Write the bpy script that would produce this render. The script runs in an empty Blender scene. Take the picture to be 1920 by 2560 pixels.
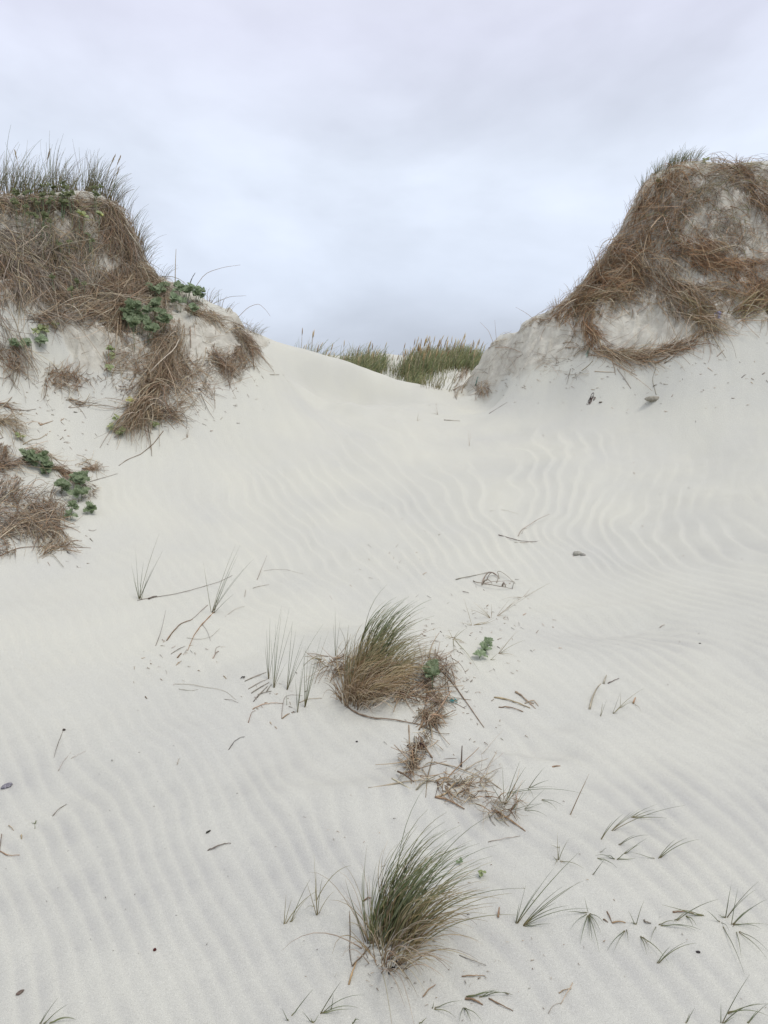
import bpy, math, random
import numpy as np
from mathutils import Vector

# ---------------------------------------------------------------- camera, world, sun, exposure
SC = bpy.context.scene
COL = SC.collection
F = 1848.0                       # focal length in photograph pixels (1920 x 2560)
PITCH = math.radians(-5.6)
CAM = np.array([0.0, 0.0, 1.6])
cam_data = bpy.data.cameras.new('camera')
cam = bpy.data.objects.new('camera', cam_data)
COL.objects.link(cam)
cam.location = CAM
cam.rotation_euler = (math.radians(90) + PITCH, 0, 0)
cam_data.sensor_fit = 'VERTICAL'
cam_data.sensor_height = 24.0
cam_data.sensor_width = 24.0
cam_data.lens = 24.0 * F / 2560.0
cam_data.clip_start = 0.05
cam_data.clip_end = 6000
SC.camera = cam
SC.render.resolution_x, SC.render.resolution_y = 768, 1024

SUN_EL, SUN_AZ = math.radians(62), math.radians(122)      # azimuth measured from +Y towards +X
world = bpy.data.worlds.new('World')
SC.world = world
world.use_nodes = True
NT = world.node_tree
NT.nodes.clear()
def wn(t, **kw):
    n = NT.nodes.new(t)
    for k, v in kw.items():
        setattr(n, k, v)
    return n
out = wn('ShaderNodeOutputWorld'); bg = wn('ShaderNodeBackground'); bg.inputs[1].default_value = 0.1
NT.links.new(bg.outputs[0], out.inputs[0])
sky = wn('ShaderNodeTexSky', sky_type='NISHITA', sun_disc=False)
sky.sun_elevation = SUN_EL; sky.sun_rotation = SUN_AZ; sky.dust_density = 3.0; sky.air_density = 1.0
tc = wn('ShaderNodeTexCoord')
sep = wn('ShaderNodeSeparateXYZ'); NT.links.new(tc.outputs['Generated'], sep.inputs[0])
ramp = wn('ShaderNodeValToRGB'); NT.links.new(sep.outputs['Z'], ramp.inputs[0])
cr = ramp.color_ramp
stops = [(0.0, (0.55, 0.595, 0.67)), (0.09, (0.575, 0.625, 0.72)), (0.20, (0.745, 0.82, 0.955)), (0.33, (0.80, 0.87, 1.0)),
         (0.46, (0.735, 0.76, 0.90)), (0.62, (0.78, 0.80, 0.90)), (1.0, (0.90, 0.90, 0.95))]
while len(cr.elements) < len(stops):
    cr.elements.new(0.5)
for e, (p, c) in zip(cr.elements, stops):
    e.position = p; e.color = (*c, 1)
# clouds: the layer is a flat ceiling seen in perspective (x/z, y/z)
mp = wn('ShaderNodeMapping'); NT.links.new(tc.outputs['Generated'], mp.inputs[0])
mp.inputs['Scale'].default_value = (1.0, 1.0, 2.1)
mp.inputs['Location'].default_value = (0.35, 1.2, 0.4)
no1 = wn('ShaderNodeTexNoise'); NT.links.new(mp.outputs[0], no1.inputs['Vector'])
no1.inputs['Scale'].default_value = 2.3; no1.inputs['Detail'].default_value = 5.0
no1.inputs['Roughness'].default_value = 0.5; no1.inputs['Distortion'].default_value = 0.35
mr = wn('ShaderNodeMapRange'); NT.links.new(no1.outputs[0], mr.inputs[0])
mr.inputs[1].default_value = 0.33; mr.inputs[2].default_value = 0.67
mr.inputs[3].default_value = 9.05; mr.inputs[4].default_value = 11.0
mr.interpolation_type = 'SMOOTHSTEP'
no2 = wn('ShaderNodeTexNoise'); NT.links.new(mp.outputs[0], no2.inputs['Vector'])
no2.inputs['Scale'].default_value = 8.0; no2.inputs['Detail'].default_value = 4.0; no2.inputs['Roughness'].default_value = 0.5
mr2 = wn('ShaderNodeMapRange'); NT.links.new(no2.outputs[0], mr2.inputs[0])
mr2.inputs[1].default_value = 0.3; mr2.inputs[2].default_value = 0.7
mr2.inputs[3].default_value = 0.955; mr2.inputs[4].default_value = 1.045
mm = wn('ShaderNodeMath', operation='MULTIPLY'); NT.links.new(mr.outputs[0], mm.inputs[0]); NT.links.new(mr2.outputs[0], mm.inputs[1])
vm = wn('ShaderNodeVectorMath', operation='SCALE'); NT.links.new(ramp.outputs[0], vm.inputs[0]); NT.links.new(mm.outputs[0], vm.inputs['Scale'])
mix = wn('ShaderNodeMix', data_type='RGBA'); mix.inputs[0].default_value = 0.95
NT.links.new(sky.outputs[0], mix.inputs[6]); NT.links.new(vm.outputs[0], mix.inputs[7])
NT.links.new(mix.outputs[2], bg.inputs[0])

sun_data = bpy.data.lights.new('sun', 'SUN')
sun_data.energy = 1.4
sun_data.angle = math.radians(22)
sun_data.color = (1.0, 0.955, 0.88)
sun = bpy.data.objects.new('sun', sun_data)
COL.objects.link(sun)
sd = Vector((math.sin(SUN_AZ) * math.cos(SUN_EL), math.cos(SUN_AZ) * math.cos(SUN_EL), math.sin(SUN_EL)))
sun.rotation_euler = sd.to_track_quat('Z', 'Y').to_euler()
sun.location = (0, 0, 30)
SC.view_settings.view_transform = 'Standard'
SC.view_settings.look = 'None'
SC.view_settings.gamma = 1.0
SC.view_settings.exposure = 0.0
SC.view_settings.use_curve_mapping = False
SC.render.engine = 'CYCLES'
SC.cycles.max_bounces = 6
SC.cycles.diffuse_bounces = 3
SC.cycles.use_denoising = True

rng = np.random.default_rng(7)
random.seed(7)

# ---------------------------------------------------------------- numeric helpers
def hash2(ix, iy, seed):
    h = (ix.astype(np.int64) * 374761393 + iy.astype(np.int64) * 668265263 + seed * 974711) & 0xffffffff
    h = ((h ^ (h >> 13)) * 1274126177) & 0xffffffff
    return ((h ^ (h >> 16)) & 0xffffff) / float(0xffffff)

def noise(x, y, seed=0):
    """smooth value noise, about -1..1"""
    ix, iy = np.floor(x), np.floor(y)
    fx, fy = x - ix, y - iy
    fx = fx * fx * fx * (fx * (fx * 6 - 15) + 10); fy = fy * fy * fy * (fy * (fy * 6 - 15) + 10)
    a, b = hash2(ix, iy, seed), hash2(ix + 1, iy, seed)
    c, d = hash2(ix, iy + 1, seed), hash2(ix + 1, iy + 1, seed)
    return 2 * ((a * (1 - fx) + b * fx) * (1 - fy) + (c * (1 - fx) + d * fx) * fy) - 1

def fbm(x, y, seed=0, octaves=4, gain=0.5):
    s, a, t = 0.0, 1.0, 0.0
    for k in range(octaves):
        s = s + a * noise(x * 2 ** k + 17.3 * k, y * 2 ** k - 9.1 * k, seed + k)
        t += a; a *= gain
    return s / t

def sstep(a, b, x):
    t = np.clip((x - a) / (b - a), 0, 1)
    return t * t * (3 - 2 * t)

CP, SP = math.cos(PITCH), math.sin(PITCH)
def ray(px, py):
    """direction per metre of ground distance Y for a pixel of the photograph"""
    u = (np.asarray(px, float) - 960.0) / F; v = (1280.0 - np.asarray(py, float)) / F
    dy = CP - v * SP; dz = SP + v * CP
    return u / dy, dz / dy
def on_ray(px, py, Y):
    a, b = ray(px, py)
    return a * Y, Y + 0 * a, CAM[2] + b * Y

# ---------------------------------------------------------------- terrain height
SURVEY = [  # points of the dune surface: direction from the camera and distance
 # near ground and centre slope
 (0,2560,1.9),(960,2560,1.89),(1900,2560,1.9),(0,2100,2.75),(480,2200,2.45),(960,2330,2.2),(1900,2100,2.72),(1440,2200,2.42),
 (0,1700,4.15),(480,1750,3.85),(900,1760,3.75),(1400,1750,3.8),(1900,1700,4.0),
 (900,1600,4.75),(1300,1500,5.45),(620,1500,5.6),(960,1450,5.85),(0,1400,6.0),(1900,1450,5.3),(250,1300,7.0),(600,1300,7.5),(960,1280,7.8),(1600,1280,7.2),(1900,1280,6.5),
 (600,1130,9.0),(960,1150,9.4),(1400,1150,8.9),(1900,1130,7.7),
 (1300,1050,10.9),(1600,1000,10.0),(1900,1000,8.8),
 # bench, scoop and crest of the saddle
 (760,1000,11.2),(850,1050,10.9),(700,930,11.6),(880,1022,11.5),(890,1004,12.55),(790,968,12.35),(760,995,11.4),(1040,1012,12.3),(1000,1000,12.9),(1150,1020,12.4),(1000,1060,10.9),
 (900,965,12.95),(1020,985,13.1),(760,905,12.6),
 (650,838,12.5),(720,868,12.8),(800,888,13.0),(880,912,13.25),(960,940,13.5),(1040,959,13.7),(1110,975,13.6),(1180,986,13.2),(1230,986,12.9),
 # left dune
 (0,505,9.55),(-160,500,9.2),(200,503,10.15),(290,528,10.6),(340,590,10.85),(0,680,8.95),(-160,680,8.6),(100,690,9.25),(200,690,9.6),(290,668,10.12),(290,691,9.95),
 (0,600,9.25),(120,600,9.65),(240,600,10.0),
 (180,745,9.25),(0,785,9.0),(0,920,8.25),(0,1050,7.85),(0,1200,7.15),(150,900,8.85),(150,1000,8.5),(150,1150,7.8),
 (300,880,9.15),(300,780,9.75),(330,1090,8.45),(480,1000,9.2),(450,850,9.85),(400,780,10.2),(560,930,9.9),(600,890,10.3),(640,868,11.0),(600,800,11.0),
 (505,752,11.0),(420,708,10.95),(365,682,10.85),(354,672,10.75),(560,850,10.3),
 # right dune
 (1185,972,13.6),(1200,905,13.75),(1235,855,13.5),(1300,822,12.8),(1370,793,12.3),(1430,735,12.15),(1500,658,12.0),(1560,560,11.95),(1612,468,11.9),(1690,412,12.0),
 (1760,405,12.0),(1900,405,11.8),(2100,400,11.4),(1900,600,10.8),(1900,800,9.75),(1900,900,9.3),(1700,600,11.2),(1600,700,11.3),(1700,780,10.55),(1500,800,11.1),(1300,900,12.1),(1400,850,11.6),
 (1500,900,10.75),(1700,900,9.95),(1400,990,10.9),(1250,1000,12.2),(1700,1130,8.6),(1600,930,10.3),(2100,800,9.2),(2100,1000,8.3),
 # the dune behind the gap
 (900,935,19),(1000,932,18.2),(960,885,21),(1060,890,20.5),(1180,890,20.5),(1100,927,17.8),(1180,912,18.6),(1080,975,16.4),(1200,950,17.0),(800,885,20.5),(700,870,20),
]
SURVEY_XYZ = [(0,-3,0),(-3,0,0),(3,0,0),(-5,-5,-.05),(5,-5,-.05),(0,-12,-.2),(-14,-6,-.1),(14,-6,-.1),
 (-6.5,4,.45),(6.5,4,.6),(-8,6.5,1.8),(8,6,1.8),(-10,9,4.4),(-12,6,2.5),(11,8,4.5),(13,5,2.5),
 (-6,13,4.2),(-3.15,11.4,3.75),(-3.1,12.2,3.65),(-3.75,11.6,4.5),(-3.3,10.95,3.95),(-4,14,3.5),(-2.6,14.2,2.9),(-2.2,16.5,2.5),(-10,14,4.2),(-14,12,4.0),
 (.5,15.6,2.2),(1.4,15.4,2.1),(-1,16.0,2.2),(2.6,14.6,2.5),(3.3,13.4,3.1),(4.1,13.6,3.9),(3.9,15,3.2),(6.5,15,4.6),(5,17,3.1),(-5.3,10.9,4.45),(-4.3,11.3,4.6),(-6.2,10.9,4.3),(-3.3,11.5,3.3),(9,13,5.6),(13,12,5.0),
 (-6,20,3.2),(6,20,3.2),(-12,20,3.2),(12,20,3.2),(-1.5,25,3.0),(2,25,3.0),(6,26,2.6),(-7,26,2.6)]
PTS = []
for px, py, Y in SURVEY:
    x, y, z = on_ray(px, py, Y); PTS.append((float(x), float(y), float(z)))
PTS = np.array(PTS + [tuple(map(float, p)) for p in SURVEY_XYZ])
RC2 = 0.22 ** 2
def rbf_fit(P, lam=0.01):
    d = -np.sqrt(((P[:, None, :2] - P[None, :, :2]) ** 2).sum(-1) + RC2)
    n = len(P)
    A = np.zeros((n + 3, n + 3)); A[:n, :n] = d - 0 * np.eye(n)
    A[:n, :n] += lam * np.eye(n)
    A[:n, n] = 1; A[:n, n + 1:n + 3] = P[:, :2]; A[n:, :n] = A[:n, n:].T
    return np.linalg.solve(A, np.concatenate([P[:, 2], np.zeros(3)]))
W = rbf_fit(PTS)
def h_base(x, y):
    x = np.asarray(x, float); y = np.asarray(y, float)
    s = W[-3] + W[-2] * x + W[-1] * y
    for (a, b, _), w in zip(PTS, W[:-3]):
        s = s - w * np.sqrt((x - a) ** 2 + (y - b) ** 2 + RC2)
    return s

MOUNDS = []   # (x, y, height, radius_x, radius_y): filled below from pixel positions
def h_form(x, y):
    """dunes without the fine relief"""
    r = np.hypot(x, y - 6)
    far = sstep(17, 34, r)
    xs, ys = np.where(r > 34, x / r * 34, x), np.where(r > 34, (y - 6) / r * 34 + 6, y)
    z = h_base(xs, ys)
    roll = 0.9 + 1.5 * fbm(x / 22.0, y / 22.0, 31, 3) * sstep(-5, 25, y) + 0.3 * fbm(x / 9.0, y / 9.0, 37, 2)
    roll = roll * (1 - sstep(250, 1500, r)) - 1.4 * sstep(5, -60, y)
    z = z * (1 - far) + roll * far
    for mx, my, h, a, b in MOUNDS:
        z = z + h * np.exp(-((x - mx) / a) ** 2 - ((y - my) / b) ** 2)
    return z

def steepness(x, y):
    e = 0.12
    gx = (h_form(x + e, y) - h_form(x - e, y)) / (2 * e); gy = (h_form(x, y + e) - h_form(x, y - e)) / (2 * e)
    return np.hypot(gx, gy)

def relief(x, y, st):
    """crumbling sand on the steep faces, soft undulation elsewhere"""
    m = sstep(0.50, 0.85, st + 0.12 * noise(x * 1.7, y * 1.7, 5)) * sstep(6.5, 7.6, y) * (1 - sstep(17, 20, y))
    z = h_form(x, y)
    lim = np.where(x > 0, 2.42 + 0.17 * (x - 1.6), 2.3) + 0.12 * noise(x * 2.1, y * 2.1, 6)
    lim = np.where((x < -3.3) & (x > -7), np.maximum(lim, 2.3 + .75 * sstep(-3.5, -4.1, x)), lim)
    m = m * sstep(0, 0.22, z - lim) * np.where(np.abs(x) < 1.9, sstep(.9, 1.9, np.abs(x)) * (x > 0), 1)
    wx, wy = x + 0.1 * noise(x * 4, y * 4, 8), y + 0.1 * noise(x * 4, y * 4, 9)
    rough = (0.055 * fbm(wx * 2.6, wy * 4.2, 11, 3) - 0.05 * np.abs(noise(wx * 6.5, wy * 9, 13)) + 0.028 * noise(wx * 13, wy * 16, 14)
             + 0.014 * noise(wx * 27, wy * 33, 15))
    soft = 0.036 * fbm(x / 0.9, y / 1.1, 21, 3) * sstep(1.5, 4, np.hypot(x, y)) + 0.006 * fbm(x / 0.25, y / 0.25, 25, 2)
    return m * rough * 1.5 + soft * (1 - m), m

def ripples(x, y, st, parts=False):
    yc = np.clip(y, 1.5, 11)
    lam = 0.070 + 0.0165 * (yc - 2.2) - 0.0004 * (yc - 2.2) ** 2
    s = 0.94 * (x - 1.5) + 0.12 * noise(x * 0.55, y * 0.45, 41) + 0.045 * noise(x * 1.9, y * 1.3, 42) + .008 * noise(x * 6, y * 3, 44)
    ph = s / lam + 0.34 * np.where(y > 0, yc, 0) / (.09 + .004 * yc)
    g = np.exp(-((x - 2.5) / 1.4) ** 2 - ((y - 4.9) / 1.9) ** 2)
    ph = ph + 4.0 * (y - 4.6) * g
    g2 = sstep(6.2, 8.0, y) * sstep(0.8, 3.4, x)
    ph = ph - 1.7 * np.clip(y - 5.8, 0, 6) * sstep(-2.2, 2.6, x) - 0.8 * (y - 7.5) * g2 + 0.6 * noise(x * 1.9, y * 1.3, 43) + .25 * noise(x * 5, y * 2.6, 45)
    t = ph - np.floor(ph)
    prof = np.where(t < 0.64, (t / 0.64) ** 1.5, 1 - sstep(0.64, 1.0, t)) - 0.45
    patch = fbm(x * 0.9 + 3, y * 0.7, 47, 3)
    amp = lam * (0.062 - .018 * sstep(4.4, 3.0, y)) * (0.06 + 0.94 * sstep(-0.12, 0.38, patch + .22 * sstep(.7, 1.6, x) * sstep(6.0, 5.0, y) + .22 * sstep(5.8, 7.0, y)))
    amp = amp * (1 + .80 * sstep(5.2, 7.2, y) + 0.5 * np.exp(-((x - 2.4) / 1.3) ** 2 - ((y - 4.4) / 1.6) ** 2))
    # calm patches: round the tussocks, on the steep flanks, on the bench
    amp = amp * (1 - sstep(0.42, 0.60, st)) * (1 - sstep(10.2, 11.4, y)) * (1 - 0.9 * np.exp(-((x - 0.25) / 0.8) ** 2 - ((y - 4.6) / .9) ** 2))
    amp = amp * (1 - .92 * np.exp(-((x - .55) / .85) ** 2 - ((y - 2.3) / .75) ** 2))
    amp = amp * (1 - 0.7 * np.exp(-((x + 1.9) / 0.8) ** 2 - ((y - 6.3) / 1.2) ** 2)) * (1 - 0.8 * np.exp(-((x - 1.35) / .7) ** 2 - ((y - 5.4) / .6) ** 2))
    return amp * prof if not parts else (amp * prof, prof)

def build_hgrid():
    global GH
    gx = np.arange(GX0, GX1 + 1e-6, GD); gy = np.arange(GY0, GY1 + 1e-6, GD)
    X, Y = np.meshgrid(gx, gy)
    st = steepness_grid(X, Y)
    GH = h_form(X, Y) + relief(X, Y, st)[0]
def steepness_grid(X, Y):
    Z = h_form(X, Y)
    a, b = np.gradient(Z, GD)
    return np.hypot(a, b)
GX0, GX1, GY0, GY1, GD = -12.0, 12.0, 0.5, 26.0, 0.035
def H(x, y):
    """height of the sand (fine relief included) by bilinear lookup"""
    fx = np.clip((np.asarray(x, float) - GX0) / GD, 0, GH.shape[1] - 1.001); fy = np.clip((np.asarray(y, float) - GY0) / GD, 0, GH.shape[0] - 1.001)
    ix, iy = fx.astype(int), fy.astype(int); fx = fx - ix; fy = fy - iy
    return (GH[iy, ix] * (1 - fx) + GH[iy, ix + 1] * fx) * (1 - fy) + (GH[iy + 1, ix] * (1 - fx) + GH[iy + 1, ix + 1] * fx) * fy
YS = np.concatenate([np.linspace(1.3, 6, 60), np.linspace(6.05, 14.6, 170), np.linspace(14.8, 25, 40)])
def at(px, py):
    """points of the sand surface seen along the rays; Y = nan where only sky is seen"""
    px = np.atleast_1d(np.asarray(px, float)); py = np.atleast_1d(np.asarray(py, float))
    shp = px.shape; px = px.ravel(); py = py.ravel()
    a, b = ray(px, py)
    Yh = np.full(len(px), np.nan); prev = None
    alive = np.ones(len(px), bool)
    for k, Y in enumerate(YS):
        idx = np.nonzero(alive)[0]
        if not len(idx): break
        d = CAM[2] + b[idx] * Y - H(a[idx] * Y, Y + 0 * a[idx])
        if prev is not None:
            hit = d < 0
            p = prev[idx]
            yy = YS[k - 1] + (Y - YS[k - 1]) * np.clip(p / np.maximum(p - d, 1e-9), 0, 1)
            Yh[idx[hit]] = yy[hit]; alive[idx[hit]] = False
        else:
            prev = np.zeros(len(px))
        prev[idx] = d
    P = np.stack([a * Yh, Yh, CAM[2] + b * Yh], -1)
    return P.reshape(shp + (3,))
def at1(px, py):
    return at([px], [py])[0]

# local forms: sand heaped round the tussocks, scour hollows, old footprints
build_hgrid()
for px, py, h, a, b in [(930, 1640, .17, .42, .38), (1120, 1640, .07, .4, .35), (980, 2340, .05, .30, .2), (1250, 2260, .03, .5, .12), (900, 2440, -.02, .3, .1), (650, 1700, .05, .3, .25), (780, 1830, -.06, .35, .28), (950, 1900, -.03, .3, .15), (900, 1990, .03, .5, .12),
                        (1390, 1800, -.030, .13, .09), (1360, 1870, -.035, .15, .09), (1560, 1560, -.08, .38, .18), (1500, 1640, .03, .5, .15), (700, 945, .09, .28, .25), (780, 1000, .11, .28, .25), (870, 1028, .12, .36, .22), (970, 1030, .10, .4, .22), (800, 955, -.12, .35, .3), (895, 988, -.16, .42, .3), (990, 1000, -.08, .35, .25), (1470, 1530, .03, .5, .1), (1640, 1590, -.02, .12, .1),
                        (1880, 1830, -.025, .15, .1), (1240, 1905, .03, .3, .08), (500, 1560, .03, .3, .3), (1640, 2150, .03, .35, .16), (200, 1960, -.02, .3, .15),
                        (30, 1545, .04, .5, .4), (1100, 2240, -.02, .3, .2)]:
    p = at1(px, py)
    if p[1] == p[1]:
        MOUNDS.append((p[0], p[1], h, a, b))
build_hgrid()
# ---------------------------------------------------------------- materials
def new_mat(name):
    m = bpy.data.materials.new(name); m.use_nodes = True
    nt = m.node_tree; b = nt.nodes['Principled BSDF']
    return m, nt, b

def sand_material():
    m, nt, b = new_mat('fine_pale_sand')
    N, L = nt.nodes, nt.links
    tc = N.new('ShaderNodeTexCoord')
    def nz(scale, detail=4, rough=.55, vec=None):
        n = N.new('ShaderNodeTexNoise'); n.inputs['Scale'].default_value = scale; n.inputs['Detail'].default_value = detail
        n.inputs['Roughness'].default_value = rough; L.new(vec or tc.outputs['Object'], n.inputs['Vector']); return n
    def rp(src, a, b_, c0, c1):
        r = N.new('ShaderNodeValToRGB'); L.new(src, r.inputs[0])
        r.color_ramp.elements[0].position = a; r.color_ramp.elements[1].position = b_
        r.color_ramp.elements[0].color = (*c0, 1); r.color_ramp.elements[1].color = (*c1, 1); return r
    def mixc(fac, a, b_, typ='MIX'):
        x = N.new('ShaderNodeMix'); x.data_type = 'RGBA'; x.blend_type = typ
        if isinstance(fac, float): x.inputs[0].default_value = fac
        else: L.new(fac, x.inputs[0])
        L.new(a, x.inputs[6]); L.new(b_, x.inputs[7]); return x
    big = nz(1.3, 6, .6)
    base = rp(big.outputs[0], .3, .7, (.60, .60, .55), (.675, .67, .585))
    # grey heavy-mineral wisps here and there, plus painted light falloff on the near and right-hand sand
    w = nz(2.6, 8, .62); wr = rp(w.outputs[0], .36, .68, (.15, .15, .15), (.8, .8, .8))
    att = N.new('ShaderNodeVertexColor'); att.layer_name = 'crust_grain_shade'
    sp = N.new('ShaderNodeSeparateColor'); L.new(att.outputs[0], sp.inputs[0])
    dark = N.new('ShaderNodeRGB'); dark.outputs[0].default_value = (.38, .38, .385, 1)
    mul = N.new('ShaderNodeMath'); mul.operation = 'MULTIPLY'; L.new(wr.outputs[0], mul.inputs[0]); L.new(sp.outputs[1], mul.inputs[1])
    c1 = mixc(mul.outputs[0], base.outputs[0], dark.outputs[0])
    # crusted, root-stained sand on the eroded faces
    cr_n = nz(5.5, 7, .65); crr = rp(cr_n.outputs[0], .35, .65, (.50, .475, .41), (.66, .64, .56))
    c2 = mixc(sp.outputs[0], c1.outputs[2], crr.outputs[0])
    # single grains
    g = nz(420, 2, .7); gr = rp(g.outputs[0], .28, .72, (.74, .74, .74), (1.18, 1.18, 1.18))
    c3 = mixc(1.0, c2.outputs[2], gr.outputs[0], 'MULTIPLY')
    g2 = N.new('ShaderNodeTexVoronoi'); g2.inputs['Scale'].default_value = 210; L.new(tc.outputs['Object'], g2.inputs['Vector'])
    gd = rp(g2.outputs['Distance'], .045, .075, (.60, .58, .58), (1, 1, 1))
    c4 = mixc(.8, c3.outputs[2], gd.outputs[0], 'MULTIPLY')
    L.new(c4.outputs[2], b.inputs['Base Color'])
    b.inputs['Roughness'].default_value = .93
    b.inputs['Specular IOR Level'].default_value = .15
    n1 = nz(60, 5, .6); n2 = nz(330, 3, .6)
    ad = N.new('ShaderNodeMath'); ad.operation = 'MULTIPLY_ADD'; L.new(n2.outputs[0], ad.inputs[0]); ad.inputs[1].default_value = .5; L.new(n1.outputs[0], ad.inputs[2])
    n3 = nz(14, 6, .6); mad = N.new('ShaderNodeMath'); mad.operation = 'MULTIPLY'; L.new(n3.outputs[0], mad.inputs[0]); mad.inputs[1].default_value = 5.0
    mc = N.new('ShaderNodeMath'); mc.operation = 'MULTIPLY_ADD'; L.new(mad.outputs[0], mc.inputs[0]); L.new(sp.outputs[0], mc.inputs[1]); L.new(ad.outputs[0], mc.inputs[2])
    bp = N.new('ShaderNodeBump'); bp.inputs['Strength'].default_value = .7; bp.inputs['Distance'].default_value = .006
    L.new(mc.outputs[0], bp.inputs['Height']); L.new(bp.outputs[0], b.inputs['Normal'])
    return m
SAND = sand_material()

def strand_material(name, rough=.65, transl=.0, spec=.25):
    m, nt, b = new_mat(name)
    N, L = nt.nodes, nt.links
    a = N.new('ShaderNodeVertexColor'); a.layer_name = 'tint'
    n = N.new('ShaderNodeTexNoise'); n.inputs['Scale'].default_value = 35; n.inputs['Detail'].default_value = 3
    tc = N.new('ShaderNodeTexCoord'); L.new(tc.outputs['Object'], n.inputs['Vector'])
    r = N.new('ShaderNodeMapRange'); L.new(n.outputs[0], r.inputs[0]); r.inputs[1].default_value = .3; r.inputs[2].default_value = .7; r.inputs[3].default_value = .78; r.inputs[4].default_value = 1.22
    s = N.new('ShaderNodeVectorMath'); s.operation = 'SCALE'; L.new(a.outputs[0], s.inputs[0]); L.new(r.outputs[0], s.inputs['Scale'])
    L.new(s.outputs[0], b.inputs['Base Color'])
    b.inputs['Roughness'].default_value = rough; b.inputs['Specular IOR Level'].default_value = spec
    if transl > 0:
        t = N.new('ShaderNodeBsdfTranslucent'); L.new(s.outputs[0], t.inputs[0])
        mx = N.new('ShaderNodeMixShader'); mx.inputs[0].default_value = transl
        L.new(b.outputs[0], mx.inputs[1]); L.new(t.outputs[0], mx.inputs[2]); L.new(mx.outputs[0], N['Material Output'].inputs[0])
    return m
BLADE = strand_material('marram_blade', .5, .22, .35)
STRAW = strand_material('dead_straw', .8, .0, .12)
LEAF = strand_material('waxy_leaf', .55, .18, .3)
WOOD = strand_material('weathered_twig', .85, 0, .1)

# ---------------------------------------------------------------- object helpers
def tag(o, label=None, cat=None, group=None, kind=None):
    if label: o['label'] = label
    if cat: o['category'] = cat
    if group: o['group'] = group
    if kind: o['kind'] = kind
    return o
def link(name, me, parent=None):
    o = bpy.data.objects.new(name, me); COL.objects.link(o)
    if parent is not None:
        o.parent = parent
    return o
def empty(name, loc, label, cat, group=None):
    o = bpy.data.objects.new(name, None); COL.objects.link(o); o.location = [float(v) for v in loc]; o.empty_display_size = .1
    return tag(o, label, cat, group)
def mesh_np(name, V, FL, loops, mat, colors=None, smooth=True, parent=None, origin=None, layer='tint'):
    """V (n,3); FL face sizes; loops flat vertex indices"""
    V = np.asarray(V, np.float32)
    if origin is not None: V = V - np.asarray(origin, np.float32)
    me = bpy.data.meshes.new(name)
    me.vertices.add(len(V)); me.vertices.foreach_set('co', V.ravel())
    loops = np.asarray(loops, np.int32); FL = np.asarray(FL, np.int32)
    me.loops.add(len(loops)); me.loops.foreach_set('vertex_index', loops)
    me.polygons.add(len(FL)); st = np.concatenate([[0], np.cumsum(FL)[:-1]]).astype(np.int32)
    me.polygons.foreach_set('loop_start', st)
    me.polygons.foreach_set('use_smooth', np.full(len(FL), smooth))
    me.update(calc_edges=True)
    if colors is not None:
        c = np.ones((len(V), 4), np.float32); c[:, :colors.shape[1]] = colors
        a = me.color_attributes.new(layer, 'FLOAT_COLOR', 'POINT'); a.data.foreach_set('color', c.ravel())
    me.materials.append(mat)
    o = link(name, me, parent)
    if parent is None and origin is not None: o.location = [float(v) for v in origin]
    return o

class Strands:
    """collects tapered triangular tubes of K rings"""
    def __init__(self): self.V = []; self.L = []; self.C = []; self.n = 0; self.FS = []
    def add(self, P, R, C):
        """P (N,K,3) points, R (N,K) radii, C (N,K,3) colours"""
        P = np.asarray(P, float); N_, K, _ = P.shape
        if N_ == 0: return
        T = np.gradient(P, axis=1); T /= np.maximum(np.linalg.norm(T, axis=2, keepdims=True), 1e-9)
        ref = np.where(np.abs(T[:, :, 2:3]) > .9, np.array([1., 0, 0]), np.array([0, 0, 1.]))
        A = np.cross(T, ref); A /= np.maximum(np.linalg.norm(A, axis=2, keepdims=True), 1e-9)
        B = np.cross(T, A)
        V = np.empty((N_, K, 3, 3))
        for k in range(3):
            an = 2 * math.pi * k / 3 + .5
            V[:, :, k] = P + R[..., None] * (math.cos(an) * A + math.sin(an) * B)
        idx = self.n + np.arange(N_ * K * 3).reshape(N_, K, 3)
        for k in range(3):
            k2 = (k + 1) % 3
            q = np.stack([idx[:, :-1, k], idx[:, :-1, k2], idx[:, 1:, k2], idx[:, 1:, k]], -1).reshape(-1, 4)
            self.L.append(q.ravel()); self.FS.append(np.full(len(q), 4))
        cap = np.concatenate([idx[:, 0, ::-1], idx[:, -1, :]]).reshape(-1, 3)
        self.L.append(cap.ravel()); self.FS.append(np.full(len(cap), 3))
        self.V.append(V.reshape(-1, 3)); self.C.append(np.repeat(np.asarray(C, float), 3, axis=1).reshape(-1, 3)); self.n += N_ * K * 3
    def build(self, name, mat, parent=None, origin=None):
        if not self.V: return None
        return mesh_np(name, np.concatenate(self.V), np.concatenate(self.FS), np.concatenate(self.L), mat, np.concatenate(self.C), True, parent, origin)

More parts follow.
